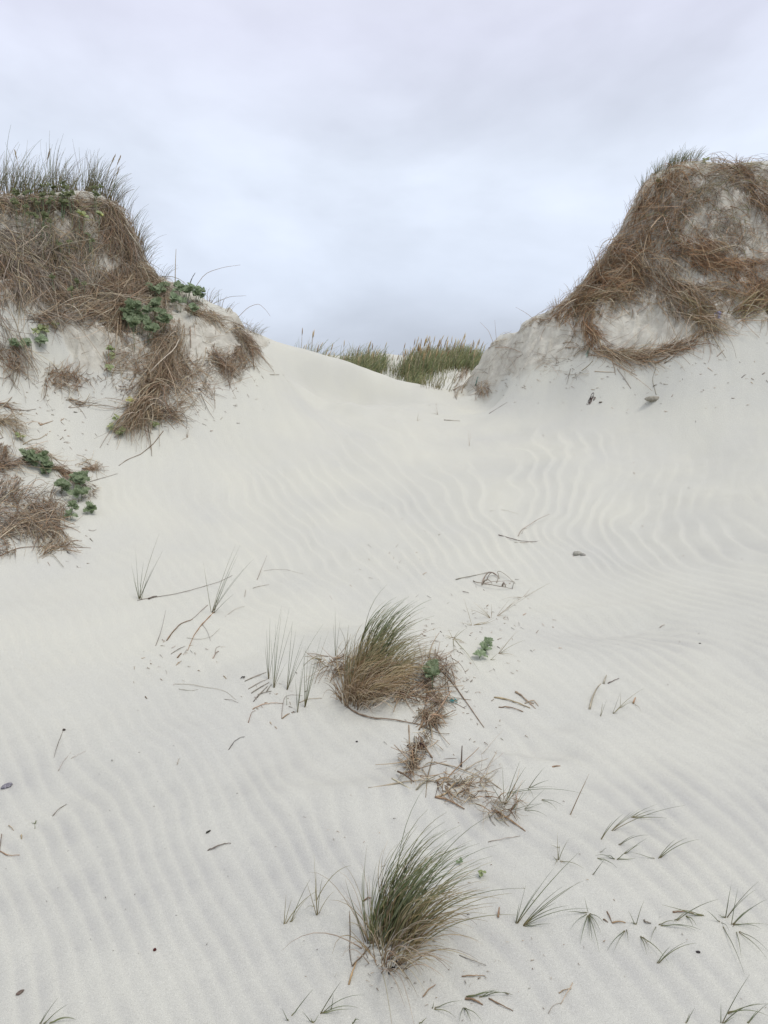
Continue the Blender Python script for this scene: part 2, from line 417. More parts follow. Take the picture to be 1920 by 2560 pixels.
# ---------------------------------------------------------------- build the ground
def build_ground():
    az_f = np.radians(np.linspace(-33.5, 33.5, 600))
    az_m = np.radians(np.linspace(33.5, 55, 40)[1:]); az_c = np.radians(np.linspace(55, 305, 70)[1:]); az_n = np.radians(np.linspace(-55, -33.5, 40)[1:-1])
    az = np.concatenate([az_n, az_f, az_m, az_c[:-1], np.radians([305.0])])
    az[-1] = np.radians(305.0)          # = -55 degrees, closes the circle
    r = np.concatenate([np.linspace(.25, 1.7, 14), np.linspace(1.72, 3.6, 130), np.linspace(3.62, 7.0, 150)[0:], np.linspace(7.02, 8.2, 42), np.linspace(8.22, 12.6, 215), np.linspace(12.65, 15, 50),
                        np.linspace(15.1, 22, 60), np.geomspace(22.6, 3000, 55)])
    nr, na = len(r), len(az)
    A, Rr = np.meshgrid(az, r)
    X = Rr * np.sin(A); Y = Rr * np.cos(A)
    e = .1
    Z0 = h_form(X, Y)
    zx = h_form(X + e, Y); zy = h_form(X, Y + e)
    st = np.hypot((zx - Z0) / e, (zy - Z0) / e)
    rel, m = relief(X, Y, st)
    near = 1 - sstep(20, 24, np.hypot(X, Y))
    rip, prof = ripples(X, Y, st, True)
    Z = Z0 + rel * near + rip * near
    V = np.stack([X, Y, Z], -1).reshape(-1, 3)
    V = np.concatenate([V, [[0, 0, float(h_form(np.array([0.]), np.array([0.]))[0])]]])
    idx = np.arange(nr * na).reshape(nr, na)
    jn = (np.arange(na) + 1) % na
    q = np.stack([idx[:-1, :], idx[:-1][:, jn], idx[1:][:, jn], idx[1:, :]], -1).reshape(-1, 4)
    fan = np.stack([idx[0, :], idx[0, jn], np.full(na, nr * na)], -1)[:, ::-1]
    # normals of the whole sheet, so that the split into dunes leaves no seam
    d1 = V[q[:, 2]] - V[q[:, 0]]; d2 = V[q[:, 3]] - V[q[:, 1]]; fn = np.cross(d1, d2)
    vn = np.zeros_like(V)
    for k in range(4): np.add.at(vn, q[:, k], fn)
    vn[-1] = (0, 0, 1); vn *= np.sign(vn[:, 2:3] + 1e-12); vn /= np.maximum(np.linalg.norm(vn, axis=1, keepdims=True), 1e-12)
    # second channel: grey mineral grains (foreground, disturbed patch), plus light falloff painted on near and right-hand sand
    pz = at1(1570, 1600)
    grain_shade = np.clip(1.0 * (1 - sstep(2.2, 4.6, Y)) + .35 * sstep(1.2, 2.6, X) * (1 - sstep(6, 8, Y)) + .9 * np.exp(-((X - pz[0]) / .5) ** 2 - ((Y - pz[1]) / .35) ** 2) + .25, 0, 1) * np.clip(.62 - .45 * prof, .15, 1.0)
    colr = np.stack([m * near, grain_shade, 0 * m], -1).reshape(-1, 3); colr = np.concatenate([colr, [[0, 0, 0]]])
    fc = V[q].mean(1)
    x, y = fc[:, 0], fc[:, 1]
    left = (x < -1.9) & (y > 7.9 - .0 * x) & (y < 17) & (y > 8.1 + .5 * (x + 4.2)) & (y > 7.4)
    right = (x > 1.7) & (y > 9.3) & (y < 17) & (y > 12.6 - .62 * (x - 2.3))
    back = (y >= 17)
    lab = np.where(back, 3, np.where(left, 1, np.where(right, 2, 0)))
    names = ['sand_slope', 'left_dune', 'right_dune', 'far_dunes']
    labels = ['pale rippled sand slope rising to the gap between the dunes', 'eroded dune on the left, steep sandy face under matted grass',
              'tall eroded dune on the right with a crumbling sand face', 'pale dune beyond the gap']
    for k in range(4):
        qq = q[lab == k]
        used, inv = np.unique(qq.ravel() if k else np.concatenate([qq.ravel(), fan.ravel()]), return_inverse=True)
        fs = [4] * len(qq) + ([3] * len(fan) if k == 0 else [])
        o = mesh_np(names[k], V[used], fs, inv, SAND, colr[used], True, None, None, 'crust_grain_shade')
        o.data.normals_split_custom_set_from_vertices(vn[used].tolist())
        tag(o, labels[k], None, None, 'structure')
build_ground()
# ---------------------------------------------------------------- colours (reflectance)
C_GREEN = np.array([(.22, .255, .115), (.175, .22, .105), (.27, .29, .135), (.22, .245, .145)])
C_BASE = np.array([(.34, .28, .13), (.30, .22, .11), (.38, .32, .17)])
C_STRAW = np.array([(.42, .335, .225), (.50, .42, .30), (.34, .25, .165), (.56, .48, .36), (.28, .20, .135)])
C_BROWN = np.array([(.33, .225, .145), (.24, .165, .11), (.40, .285, .185), (.47, .36, .25), (.21, .15, .10)])
C_PALE = np.array([(.46, .41, .32), (.40, .34, .26), (.52, .46, .36)])
C_GREY = np.array([(.30, .26, .215), (.38, .33, .27), (.46, .40, .325), (.22, .185, .155)])
def pick(pal, n, jit=.12):
    c = pal[rng.integers(0, len(pal), n)]
    return np.clip(c * (1 + rng.uniform(-jit, jit, (n, 1))) * (1 + rng.uniform(-.04, .04, (n, 3))), 0.01, .9)

def bez(P0, P1, P2, K):
    t = np.linspace(0, 1, K)[None, :, None]
    return P0[:, None] * (1 - t) ** 2 + 2 * P1[:, None] * t * (1 - t) + P2[:, None] * t ** 2

# ---------------------------------------------------------------- marram tussocks
def tuft_paths(root, n, length, spread, wind, droop, K=8, rad=.05, up=1.0, floor=True, stiff=1.5):
    """curved blades growing from a patch of ground: (N,K,3)"""
    an = rng.uniform(0, 2 * math.pi, n); rr = rad * np.sqrt(rng.uniform(0, 1, n))
    base = np.stack([root[0] + rr * np.cos(an), root[1] + rr * np.sin(an), np.zeros(n)], -1)
    base[:, 2] = (H(base[:, 0], base[:, 1]) if floor else root[2]) - .012
    L = rng.uniform(length[0], length[1], n)
    out = np.stack([np.cos(an), np.sin(an), 0 * an], -1) * (spread * (0.35 + 0.65 * rr / max(rad, 1e-6)) * rng.uniform(.5, 1.3, n))[:, None]
    out += rng.normal(0, spread * .25, (n, 3)) * [1, 1, .2]
    d0 = out + np.array([0, 0, up]) + .25 * np.array(wind)
    d0 /= np.linalg.norm(d0, axis=1, keepdims=True)
    w = np.array(wind) * rng.uniform(.6, 1.35, (n, 1)) + out * .5 - np.array([0, 0, 1]) * (droop * rng.uniform(.3, 1.6, n))[:, None]
    P = [base]; d = d0.copy(); ds = L / (K - 1)
    for k in range(1, K):
        t = k / (K - 1)
        d = d + w * (t ** stiff) * (2.2 / K) + rng.normal(0, .012, (n, 3))
        d /= np.linalg.norm(d, axis=1, keepdims=True)
        P.append(P[-1] + d * ds[:, None])
    P = np.stack(P, 1)
    if floor:
        g = H(P[..., 0], P[..., 1]) + .004
        P[:, 1:, 2] = np.maximum(P[:, 1:, 2], g[:, 1:])
    return P
def blade_r(n, K, r0, r1=.15):
    t = np.linspace(0, 1, K)[None]
    return (rng.uniform(.75, 1.2, n) * r0)[:, None] * (1 - t ** 1.6 * (1 - r1))
def blade_c(n, K, tip, base=C_BASE, b0=.22, dry_tip=.0):
    t = np.linspace(0, 1, K)[None, :, None]
    cb, ct = pick(base, n)[:, None], pick(tip, n)[:, None]
    m = np.clip(t / b0, 0, 1) ** 1.2
    c = cb * (1 - m) + ct * m
    if dry_tip > 0:
        td = (rng.random((n, 1, 1)) < dry_tip) * np.clip((t - .8) / .2, 0, 1)
        c = c * (1 - td) + pick(C_STRAW, n)[:, None] * td
    return c

def seed_head(parent, P, d, length, r, name='seed_head'):
    """spindle of overlapping awns round a stalk tip"""
    n = 46
    t = rng.uniform(0, 1, n); th = rng.uniform(0, 2 * math.pi, n)
    d = np.array(d, float) / np.linalg.norm(d)
    a = np.cross(d, [0.3, 1, .1]); a /= np.linalg.norm(a); b = np.cross(d, a)
    rr = r * np.sin(math.pi * np.clip(t * .9 + .08, 0, 1)) ** .7
    c0 = P + d * (t * length)[:, None]
    o = (np.cos(th)[:, None] * a + np.sin(th)[:, None] * b)
    p0 = c0 + o * (rr * .3)[:, None]; p2 = c0 + d * length * .14 + o * rr[:, None]; p1 = (p0 + p2) / 2 + o * (rr * .3)[:, None]
    s = Strands(); s.add(bez(p0, p1, p2, 3), np.full((n, 3), r * .3) * [1, .9, .3], np.repeat(pick(C_STRAW * [1, .98, .85], n)[:, None], 3, 1))
    s.add(np.stack([P, P + d * length * .5, P + d * length])[None], np.array([[r * .5, r * .6, r * .1]]), np.repeat(pick(C_STRAW, 1)[:, None], 3, 1))
    return s.build(name, STRAW, parent, parent.location)

def tussock(px, py, label, green, dry, wind, single=0, heads=0, group=None, name='marram_tussock'):
    p = at1(px, py)
    root = empty(name, p, label, 'grass tussock', group)
    for kind, spec, mat in (('green_blades', green, BLADE), ('dead_blades', dry, STRAW)):
        s = Strands()
        for (n, dx, dy, rad, length, spread, w, droop, r0, tip, base) in spec:
            q = (p[0] + dx, p[1] + dy, p[2])
            P = tuft_paths(q, n, length, spread, w, droop, 9, rad)
            s.add(P, blade_r(n, 9, r0), blade_c(n, 9, tip, base, dry_tip=.3))
        o = s.build(kind, mat, root, p)
        if o: tag(o, kind='stuff')
    for k in range(single):      # the outermost blades, which can be picked out one by one
        n, dx, dy, rad, length, spread, w, droop, r0, tip, base = green[k % len(green)]
        s = Strands()
        P = tuft_paths((p[0] + dx, p[1] + dy, p[2]), 1, (length[1], length[1] * 1.18), spread * 1.5, w, droop, 10, rad)
        s.add(P, blade_r(1, 10, r0 * 1.1), blade_c(1, 10, tip, base)); s.build('blade', BLADE, root, p)
    for k in range(heads):
        q = p + np.array([rng.uniform(-.03, .05), 0, 0])
        P = tuft_paths(q, 1, (green[0][4][1], green[0][4][1] * 1.1), .1, np.array(wind) * .2, .05, 9, .02)
        s = Strands(); s.add(P, np.full((1, 9), .0022), blade_c(1, 9, C_BASE)); st = s.build('stalk', STRAW, root, p)
        seed_head(root, P[0, -1] - (P[0, -1] - P[0, -2]) * .3, P[0, -1] - P[0, -2], .09, .007)
    return root

GOLD = np.array([(.34, .27, .14), (.40, .33, .19), (.30, .24, .13)])
OLIVE = np.array([(.34, .315, .165), (.28, .275, .145), (.40, .35, .20)])
W1 = (1.0, .25, 0)
tussock(958, 2352, 'nearest marram tussock, green blades blown right over a short straw skirt',
        green=[(62, .0, .02, .045, (.20, .34), .13, (1.05, .42, .0), .26, .0021, C_GREEN, C_BASE), (40, .05, .04, .045, (.24, .40), .26, (1.25, .15, 0), .34, .0021, C_GREEN, C_BASE),
               (18, -.02, .01, .035, (.16, .28), .32, (.35, .2, 0), .20, .0019, C_GREEN, C_BASE), (40, .05, .02, .06, (.22, .38), .4, (1.3, .2, 0), .5, .0019, OLIVE, C_BASE)],
        dry=[(105, .03, -.02, .065, (.12, .28), .7, (.9, -.1, 0), 1.5, .0018, np.concatenate([C_STRAW, GOLD]), C_BROWN), (34, -.01, -.03, .05, (.14, .32), .9, (.3, -.45, 0), 1.4, .0018, C_PALE, C_BROWN),
             (60, .06, .02, .05, (.16, .32), .45, (1.25, .1, 0), .8, .0017, GOLD, C_BASE)], wind=W1, single=12, heads=0)
tussock(900, 1745, 'large marram tussock on the sand mound, green crown over a brown drooping skirt',
        green=[(95, .04, .28, .08, (.28, .46), .14, (1.0, .3, 0), .3, .0027, C_GREEN, OLIVE), (85, .06, .18, .10, (.24, .40), .22, (1.3, .2, 0), .5, .0026, OLIVE, C_BASE),
               (50, -.03, .10, .06, (.22, .34), .2, (.5, .2, 0), .2, .0026, OLIVE, C_BASE)],
        dry=[(190, .03, .03, .11, (.16, .36), .5, (1.2, -.15, 0), 1.2, .0025, C_STRAW * [1.05, 1, .85], C_BROWN), (150, -.0, -.03, .09, (.16, .31), .55, (1.0, -.6, 0), 1.5, .0025, C_STRAW, C_BROWN),
             (80, .08, .16, .12, (.22, .42), .35, (1.4, .0, 0), .85, .0025, GOLD, C_BROWN), (60, -.08, .02, .05, (.06, .14), .6, (.0, -.3, 0), 1.2, .0026, C_BROWN, C_BROWN)],
        wind=W1, single=10)

# ---------------------------------------------------------------- sparse sprigs drawn blade by blade
FR = {'F5': (250, 1300, .36166), 'F6': (600, 1450, .42194), 'B1': (650, 2000, .42194), 'B2': (1220, 1900, .42194), 'R4': (1100, 1250, .36166),
      'B3': (0, 1780, .36166), 'D5': (1300, 1500, .37372), 'F4': (0, 960, .30139), 'L1': (0, 340, .43400), 'R1': (1200, 380, .43400), 'M2': (600, 700, .43400), 'P': (0, 0, 1.0)}
def zz(fr, x, y):
    a, b, s = FR[fr]; return a + x * s, b + y * s
def sprig(fr, label, roots, tip=C_GREEN * .8, base=C_BASE, r=.0015, cat='grass sprig', name='marram_sprig', group=None, mat=None, b0=.25):
    """roots: [(base_x, base_y, [(tip_x, tip_y, bend), ...]), ...] in the frame's units; every blade is a part"""
    p0 = at1(*zz(fr, roots[0][0], roots[0][1]))
    root = empty(name, p0, label, cat, group)
    for bx, by, blades in roots:
        qx, qy = zz(fr, bx, by); B = at1(qx, qy)
        if B[1] != B[1]: continue
        for tx, ty, bend in blades:
            ux, uy = zz(fr, tx, ty)
            ln = math.hypot(ux - qx, uy - qy)
            cx, cy = qx * .55 + ux * .45, qy * .55 + uy * .45 - bend * ln
            Yt = B[1] + rng.uniform(-.06, .10) * (ln / 150.0) * B[1] / 4
            T = np.array([float(v) for v in on_ray(ux, uy, Yt)])
            Cc = np.array([float(v) for v in on_ray(cx, cy, (B[1] + Yt) / 2)])
            if T[2] < H(T[0], T[1]) + .004:          # the tip droops onto the sand
                g = at1(ux, uy)
                if g[1] == g[1]: T = g + [0, 0, .005]
                Cc = np.array([(B[0] + T[0]) / 2, (B[1] + T[1]) / 2, 0]); Cc[2] = (B[2] + T[2]) / 2 + .4 * np.linalg.norm(T - B) * max(bend, .1) + .02
            P = bez((B - [0, 0, .01])[None], Cc[None], T[None], 9)
            P[:, 1:, 2] = np.maximum(P[:, 1:, 2], H(P[:, 1:, 0], P[:, 1:, 1]) + .003)
            rr = r * max(1.0, B[1] / 3.6) ** .6
            s = Strands(); s.add(P, blade_r(1, 9, rr), blade_c(1, 9, tip, base, b0)); s.build('blade', mat or BLADE, root, p0)
    return root
G1 = 'green marram sprigs scattered on the sand'
sprig('F5', 'small marram sprig on bare sand, farthest left in the middle ground', [(270, 545, [(245, 205, .0), (410, 95, .12), (435, 210, .03), (370, 320, .02), (215, 300, -.02), (225, 380, 0), (340, 385, .0), (255, 400, 0), (300, 290, .02)]), (285, 550, [(275, 420, 0), (330, 370, .02)])], group=G1)
sprig('F5', 'tall thin marram sprig with a tangled reddish root, right of the small left sprig', [(770, 640, [(970, 170, .06), (940, 165, .10), (1070, 265, .12), (1040, 290, .05), (715, 300, -.03), (900, 350, .05), (860, 470, .03)]), (785, 640, [(925, 510, .03), (880, 400, .04), (830, 480, .02), (955, 240, .08)])], group=G1)
sprig('F5', 'leftmost clump of upright green blades beside the middle tussock', [(1165, 1100, [(1175, 675, -.01), (1255, 590, .03), (1140, 870, -.02), (1150, 760, 0)]), (1200, 1160, [(1310, 605, .05), (1255, 620, .05), (1335, 705, .08), (1180, 800, 0), (1290, 980, .03), (1230, 760, .02), (1215, 700, .03)])], group=G1)
sprig('F5', 'slender green clump second from the left beside the middle tussock, arching right', [(1290, 1175, [(1355, 760, .03), (1415, 790, .10), (1545, 715, .10), (1330, 700, .02), (1400, 870, .06), (1380, 960, .05)]), (1292, 1280, [(1286, 1190, 0)])], group=G1)
sprig('F5', 'dense green clump rooted closest to the camera beside the middle tussock', [(1365, 1330, [(1350, 1100, 0), (1385, 1080, .0), (1360, 1150, 0), (1425, 870, .02), (1400, 990, .01)]), (1415, 1295, [(1440, 860, .0), (1580, 770, .09), (1530, 800, .06), (1470, 950, .03), (1410, 880, -.01), (1455, 1000, .02), (1520, 880, .05)])], group=G1)
sprig('F5', 'pair of lone green blades at the left edge of the middle tussock', [(1628, 940, [(1625, 600, 0), (1660, 690, .03), (1612, 720, 0)])], group=G1)
sprig('B2', 'arching marram sprig with dark bases on smooth sand, right of the nearest tussock', [(162, 968, [(540, 545, .06), (225, 740, -.02), (390, 640, .06), (300, 750, .05), (185, 850, 0)]), (195, 980, [(560, 718, .12), (440, 750, .10), (475, 862, .16), (600, 880, .16), (545, 720, .05), (400, 845, .1)]), (210, 985, [(370, 970, .06), (290, 960, .1)])], group=G1)
sprig('B2', 'star-shaped marram sprig drooping to all sides, next right of the arching sprig', [(595, 905, [(485, 1015, .06), (545, 1100, -.06), (690, 980, .08), (660, 1150, .0), (570, 810, .02), (640, 1010, .02), (615, 1080, 0), (470, 900, .10), (668, 1030, .06), (600, 1060, 0)])], group=G1)
sprig('B2', 'low creeping marram runner with drooping blades, below the star-shaped sprig', [(875, 975, [(925, 830, .12), (830, 890, .03), (845, 960, 0), (895, 920, .02)]), (820, 1000, [(705, 1140, -.20), (740, 1160, -.08), (830, 1085, .05)]), (900, 1035, [(1070, 1210, .12), (955, 1140, .03), (940, 1160, 0)]), (1000, 980, [(1260, 1015, -.10), (1230, 1018, -.05), (1120, 970, .06), (960, 1090, 0)])], group=G1)
sprig('B2', 'single arching pair of blades sprouting lowest on the right, above the corner sprig', [(995, 1205, [(1235, 1085, .22), (1080, 1105, .12), (1180, 1075, .15)])], group=G1)
sprig('B2', 'leafy marram sprig near the right edge with blades spreading both ways', [(1405, 935, [(1605, 718, .10), (1440, 740, .0), (1590, 765, .12), (1365, 915, .02), (1425, 840, 0)]), (1440, 975, [(1659, 822, .12), (1570, 870, .12), (1659, 975, .10), (1480, 760, .02), (1620, 1010, .1), (1520, 900, .05)]), (1470, 1005, [(1655, 1190, .10), (1659, 1140, .14), (1500, 1180, .0)]), (1380, 960, [(1520, 1280, -.02), (1430, 1025, .0), (1295, 890, .04)])], group=G1)
sprig('B2', 'trailing stem with narrow blades lying left of the right edge sprig', [(1290, 925, [(1090, 905, .02), (1030, 858, .02), (1160, 900, .03)]), (1100, 952, [(1365, 825, .12), (1170, 900, .03)]), (1170, 920, [(1235, 990, .03), (1215, 1000, .0)])], group=G1)
sprig('B2', 'marram sprig cut by the lower right corner, thin arching blades', [(1380, 1560, [(1550, 1272, .06), (1380, 1440, 0), (1610, 1442, .22), (1465, 1520, .02)]), (1400, 1500, [(1659, 1515, .24), (1659, 1445, .12)]), (1530, 1560, [(1659, 1442, .08), (1600, 1480, .05)])], group=G1)
sprig('B2', 'single grass blade at the bottom edge left of the corner sprig', [(1170, 1560, [(1225, 1468, .05), (1195, 1500, .02)])], group=G1)
sprig('B2', 'long arching blades swept flat to the right above the creeping group', [(720, 418, [(1170, 268, .10), (1000, 262, .10), (900, 290, .05), (860, 300, .02)]), (840, 340, [(1060, 345, .06), (990, 292, .05), (940, 285, .06), (1000, 320, .05)]), (663, 472, [(800, 320, .14), (740, 360, .10)])], group=G1, b0=.5)
sprig('B2', 'small curved green blades in two arcs on the sand, middle right', [(765, 505, [(955, 445, .20), (870, 445, .12)]), (800, 558, [(940, 465, .06), (885, 505, .03), (900, 500, .08)]), (660, 550, [(705, 518, .12)])], group=G1)
sprig('B2', 'dark matted blades crossing low on the sand below the two arcs', [(755, 590, [(875, 583, .0), (635, 575, .03), (860, 510, .02), (700, 580, .05)]), (615, 680, [(690, 590, .02)]), (640, 580, [(765, 648, .03), (720, 620, .02)]), (1000, 588, [(840, 545, .06)])], group=G1, tip=C_GREEN * .8)
sprig('B2', 'two long blades arching right from one point, right of the matted blades', [(1000, 585, [(1250, 470, .16), (1180, 462, .16), (1110, 470, .1)])], group=G1)
sprig('B2', 'forked thin sprig standing above the arching marram sprig', [(415, 590, [(410, 425, -.03), (475, 475, .12), (425, 500, 0)]), (430, 520, [(370, 502, .02)]), (412, 595, [(570, 655, .03), (395, 640, 0), (385, 570, .02)])], group=G1, tip=OLIVE)
sprig('D5', 'leafless dry stalk leaning right, alone on the sand below the right ripples', [(330, 1435, [(463, 1160, .0), (440, 1215, 0)])], tip=C_STRAW, base=C_STRAW, mat=STRAW, r=.0022, group=None)
sprig('B2', 'wispy green tuft with long arching blades behind the brown twigs, right of centre', [(95, 265, [(0, 125, .06), (190, 5, .06), (225, 40, .10), (85, 30, .05), (150, 170, .05), (230, 110, .04)]), (140, 295, [(240, 180, .05), (325, 260, .12), (210, 190, .03)]), (235, 165, [(335, 45, .06), (360, 120, .08), (270, 232, .02)]), (80, 200, [(565, 207, .20), (410, 160, .1)]), (205, 293, [(350, 342, .1), (320, 258, .03), (340, 170, .02)]), (308, 232, [(445, 280, .05), (410, 302, .02)])], group=G1)
sprig('B1', 'thin sprig left of the nearest tussock with one blade bent over to the right', [(338, 683, [(320, 320, -.03), (440, 540, .22), (275, 485, .02), (370, 455, .2), (332, 420, .0)]), (325, 600, [(540, 388, .34), (330, 465, .0)]), (175, 725, [(300, 465, .10), (290, 575, .15), (215, 690, 0)]), (140, 738, [(155, 560, 0), (345, 535, .20), (190, 580, .03)]), (330, 630, [(265, 660, .02)])], group=G1, tip=OLIVE)
sprig('B1', 'small dark sprig at the bottom edge below the thin left sprig', [(350, 1265, [(480, 1075, .03), (620, 1155, .24), (435, 1150, .05), (580, 1240, .18), (525, 1240, .12)]), (420, 1240, [(435, 1155, 0)]), (315, 1320, [(250, 1253, .02), (350, 1270, .03), (300, 1290, 0)])], group=G1)
sprig('B1', 'tiny double blade at the bottom edge left of the small dark sprig', [(170, 1308, [(130, 1235, -.02), (145, 1270, 0)]), (175, 1285, [(315, 1120, .02)])], group=G1)
sprig('B1', 'pale straggling sprig with drooping green blades on the bottom edge', [(1215, 1165, [(1500, 1165, .14), (1290, 1165, .08), (1390, 1125, .05)]), (1290, 1170, [(1405, 1125, .14), (1490, 1160, .08)]), (1205, 1225, [(1180, 1327, .0), (1320, 1327, .10), (1235, 1300, .02), (1250, 1327, -.03)]), (1020, 1235, [(1200, 1190, .16), (1030, 1200, .0), (1160, 1300, .05)])], group=G1)
sprig('B1', 'lone curved blade on the bottom edge, low centre', [(545, 1327, [(590, 1318, .2), (570, 1290, .1)]), (940, 1326, [(990, 1290, .1)])], group=G1)
sprig('B3', 'marram sprig cut by the bottom left corner, thin blades bending right', [(268, 2157, [(405, 1972, .06), (330, 2060, .03)]), (290, 2157, [(470, 2020, .10), (405, 2062, .04)]), (325, 2157, [(525, 2138, .14), (515, 2132, .20)])], group=G1)
sprig('F6', 'grass tuft with reddish dry base on the debris, right of the middle tussock', [(1262, 345, [(1205, 340, .10), (1235, 295, .02), (1350, 280, .03), (1300, 300, .03), (1330, 380, .03), (1420, 550, .05), (1270, 450, .0), (1320, 300, .0)]), (1250, 350, [(1215, 355, .3), (1345, 385, .05)])], tip=OLIVE, base=C_BROWN, group=None, mat=STRAW)
sprig('F6', 'curved straw tuft lying on its side, uppermost right of the middle tussock', [(1490, 225, [(1380, 130, .05), (1410, 140, .03), (1350, 170, .08), (1395, 165, .05), (1490, 140, .03)]), (1375, 268, [(1325, 110, .04), (1300, 250, .05), (1515, 235, -.12), (1510, 220, -.16), (1345, 250, .03), (1480, 260, -.06)])], tip=GOLD, base=C_STRAW, mat=STRAW)
sprig('R4', 'long dry grass stem with fanned pale leaves trailing up to the right', [(390, 800, [(760, 572, .02), (620, 640, .03), (480, 690, .04), (450, 820, .0)]), (570, 672, [(760, 575, .02), (640, 600, .05), (500, 690, .05), (415, 700, .15)]), (460, 745, [(560, 670, .1), (510, 710, .02), (480, 780, 0)])], tip=C_PALE, base=C_STRAW, mat=STRAW)
sprig('R4', 'grey-green sprig fanning right beside the small holly plant', [(400, 1062, [(535, 905, .03), (590, 968, .10), (475, 1040, .05), (530, 1090, .06), (440, 1000, .02)]), (345, 1105, [(400, 1060, .03), (390, 1100, 0)])], tip=OLIVE, base=C_BROWN)
sprig('R4', 'forked grey-green sprig bending right, on bare sand right of the broken straws', [(1190, 1475, [(1415, 1298, .10), (1310, 1388, .03), (1245, 1335, -.05), (1260, 1420, .02)]), (1245, 1435, [(1330, 1395, .12), (1250, 1330, .0)]), (1345, 1410, [(1392, 1472, .0), (1310, 1385, .03)])], tip=OLIVE)
sprig('R4', 'tiny upright forked sprig beside the forked grey-green sprig', [(1108, 1495, [(1152, 1380, .0), (1125, 1400, -.02), (1130, 1440, -.05)])], tip=OLIVE)
sprig('B3', 'small bright green seedling standing alone at the lower left', [(242, 810, [(241, 770, 0)]), (241, 772, [(214, 764, .1), (262, 747, .1), (258, 768, .05), (246, 745, 0)])], tip=C_GREEN * 1.2, base=C_GREEN, cat='seedling', name='seedling')
sprig('F4', 'small dead sprig on the sand under the left mound', [(1550, 445, [(1575, 355, .1), (1580, 410, .1), (1545, 400, 0), (1555, 370, 0), (1500, 480, .1)])], tip=C_STRAW, base=C_STRAW, mat=STRAW)
sprig('M2', 'faint dry sprig on the sand bench below the gap', [(1140, 775, [(1125, 710, .1), (1120, 740, 0), (1095, 770, .2)]), (1020, 810, [(1030, 760, 0), (1045, 800, .1)]), (1130, 720, [(1135, 705, 0)])], tip=C_PALE, base=C_STRAW, mat=STRAW, r=.0018)
sprig('M2', 'two hair-thin upright stems on the upper slope right of centre', [(1320, 955, [(1315, 860, 0), (1330, 870, 0)])], tip=C_PALE, base=C_STRAW, mat=STRAW, r=.0016)

# ---------------------------------------------------------------- stalks, sticks and twigs lying on the sand
def stick(fr, pts, label, r=.003, pal=C_BROWN, cat='dry stalk', name='dry_stalk', lift=.004, raised=None, parent=None, loc=None, group=None, taper=.5, mat=STRAW):
    """a stem that follows the sand along a line of points; RAISED lifts its last point"""
    q = [zz(fr, *p) for p in pts]
    # resample
    q = np.array(q, float); seg = np.concatenate([[0], np.cumsum(np.hypot(*np.diff(q, axis=0).T))])
    K = max(5, len(pts) * 3)
    tt = np.linspace(0, seg[-1], K)
    xs, ys = np.interp(tt, seg, q[:, 0]), np.interp(tt, seg, q[:, 1])
    P = at(xs, ys)
    ok = ~np.isnan(P[:, 1])
    P = P[ok]; K = len(P)
    if K < 3: return None
    rr = (.66 if fr == 'B2' else .82) * r * max(1.0, np.nanmean(P[:, 1]) / 4.0) ** .7
    P[1:-1] = P[1:-1] * .5 + (P[:-2] + P[2:]) * .25
    P[:, 2] += rr * .7 + lift * np.sin(np.linspace(0, math.pi, K)) + rng.normal(0, .0008, K)
    if raised: P[:, 2] += raised * np.linspace(0, 1, K) ** 1.5
    R = rr * (1 - np.linspace(0, 1, K) * (1 - taper))
    R = R * (1 + .35 * (rng.random(K) < .2))
    s = Strands(); s.add(P[None], R[None], np.repeat(pick(pal, 1)[:, None], K, 1) * rng.uniform(.85, 1.15, (1, K, 1)))
    org = P[0] if parent is None else loc
    o = s.build(name if parent is None else 'twig', mat, parent, org)
    if parent is None: tag(o, label, cat, group)
    return o
DARK = np.array([(.12, .095, .075), (.16, .13, .10), (.10, .085, .08)])
stick('F5', [(258, 557), (330, 545), (500, 520), (600, 498), (700, 468), (830, 430), (915, 385)], 'long dark stem running right from the small left sprig to the tall thin sprig', .0026, DARK)
stick('F5', [(335, 548), (395, 530)], 'short thick dark flake on the long stem beside the small left sprig', .006, DARK, 'bark flake', 'bark_flake')
stick('F5', [(745, 590), (700, 630), (655, 675), (620, 700)], 'straight dark stalk lying below the tall thin sprig', .0028, C_GREY)
stick('F5', [(460, 835), (510, 770), (560, 720), (640, 690)], 'frayed brown stalk lying left below the tall thin sprig', .005, C_BROWN)
stick('F5', [(785, 640), (740, 690), (700, 730), (650, 800), (605, 905)], 'reddish root of the tall sprig running down over the sand', .0040, C_STRAW * [1.1, .85, .7], 'root', 'bare_root')
stick('F5', [(600, 815), (680, 830), (760, 820), (835, 745)], 'thin curved stem looping right of the bare root', .0018, C_GREY)
stick('F5', [(705, 720), (740, 770), (765, 835)], 'hair-thin stem dropping from the bare root', .0015, C_GREY)
stick('F5', [(385, 870), (430, 770), (455, 675)], 'thin twig standing nearly upright left of the frayed stalk', .0024, C_GREY, raised=.05)
stick('F5', [(490, 930), (540, 900), (590, 873)], 'short dark stick alone under the frayed stalk', .0028, DARK)
stick('F5', [(535, 955), (550, 940), (563, 925)], 'small brown flake just right of the short dark stick', .006, C_BROWN, 'bark flake', 'bark_flake')
stick('F5', [(525, 1008), (565, 975)], 'small brown stick end below the brown flake', .003, C_BROWN)
stick('F5', [(780, 960), (800, 925), (820, 910)], 'knotted brown twig with a hooked stem, right of the bare root', .006, C_GREY, 'twig', 'broken_twig', mat=WOOD)
stick('F5', [(795, 920), (800, 890), (832, 873)], 'hooked thin stem on the knotted twig', .0022, C_GREY)
stick('F5', [(545, 1168), (600, 1183), (650, 1183), (680, 1170)], 'thin curved stem in the open sand left of the middle tussock', .0018, C_GREY)
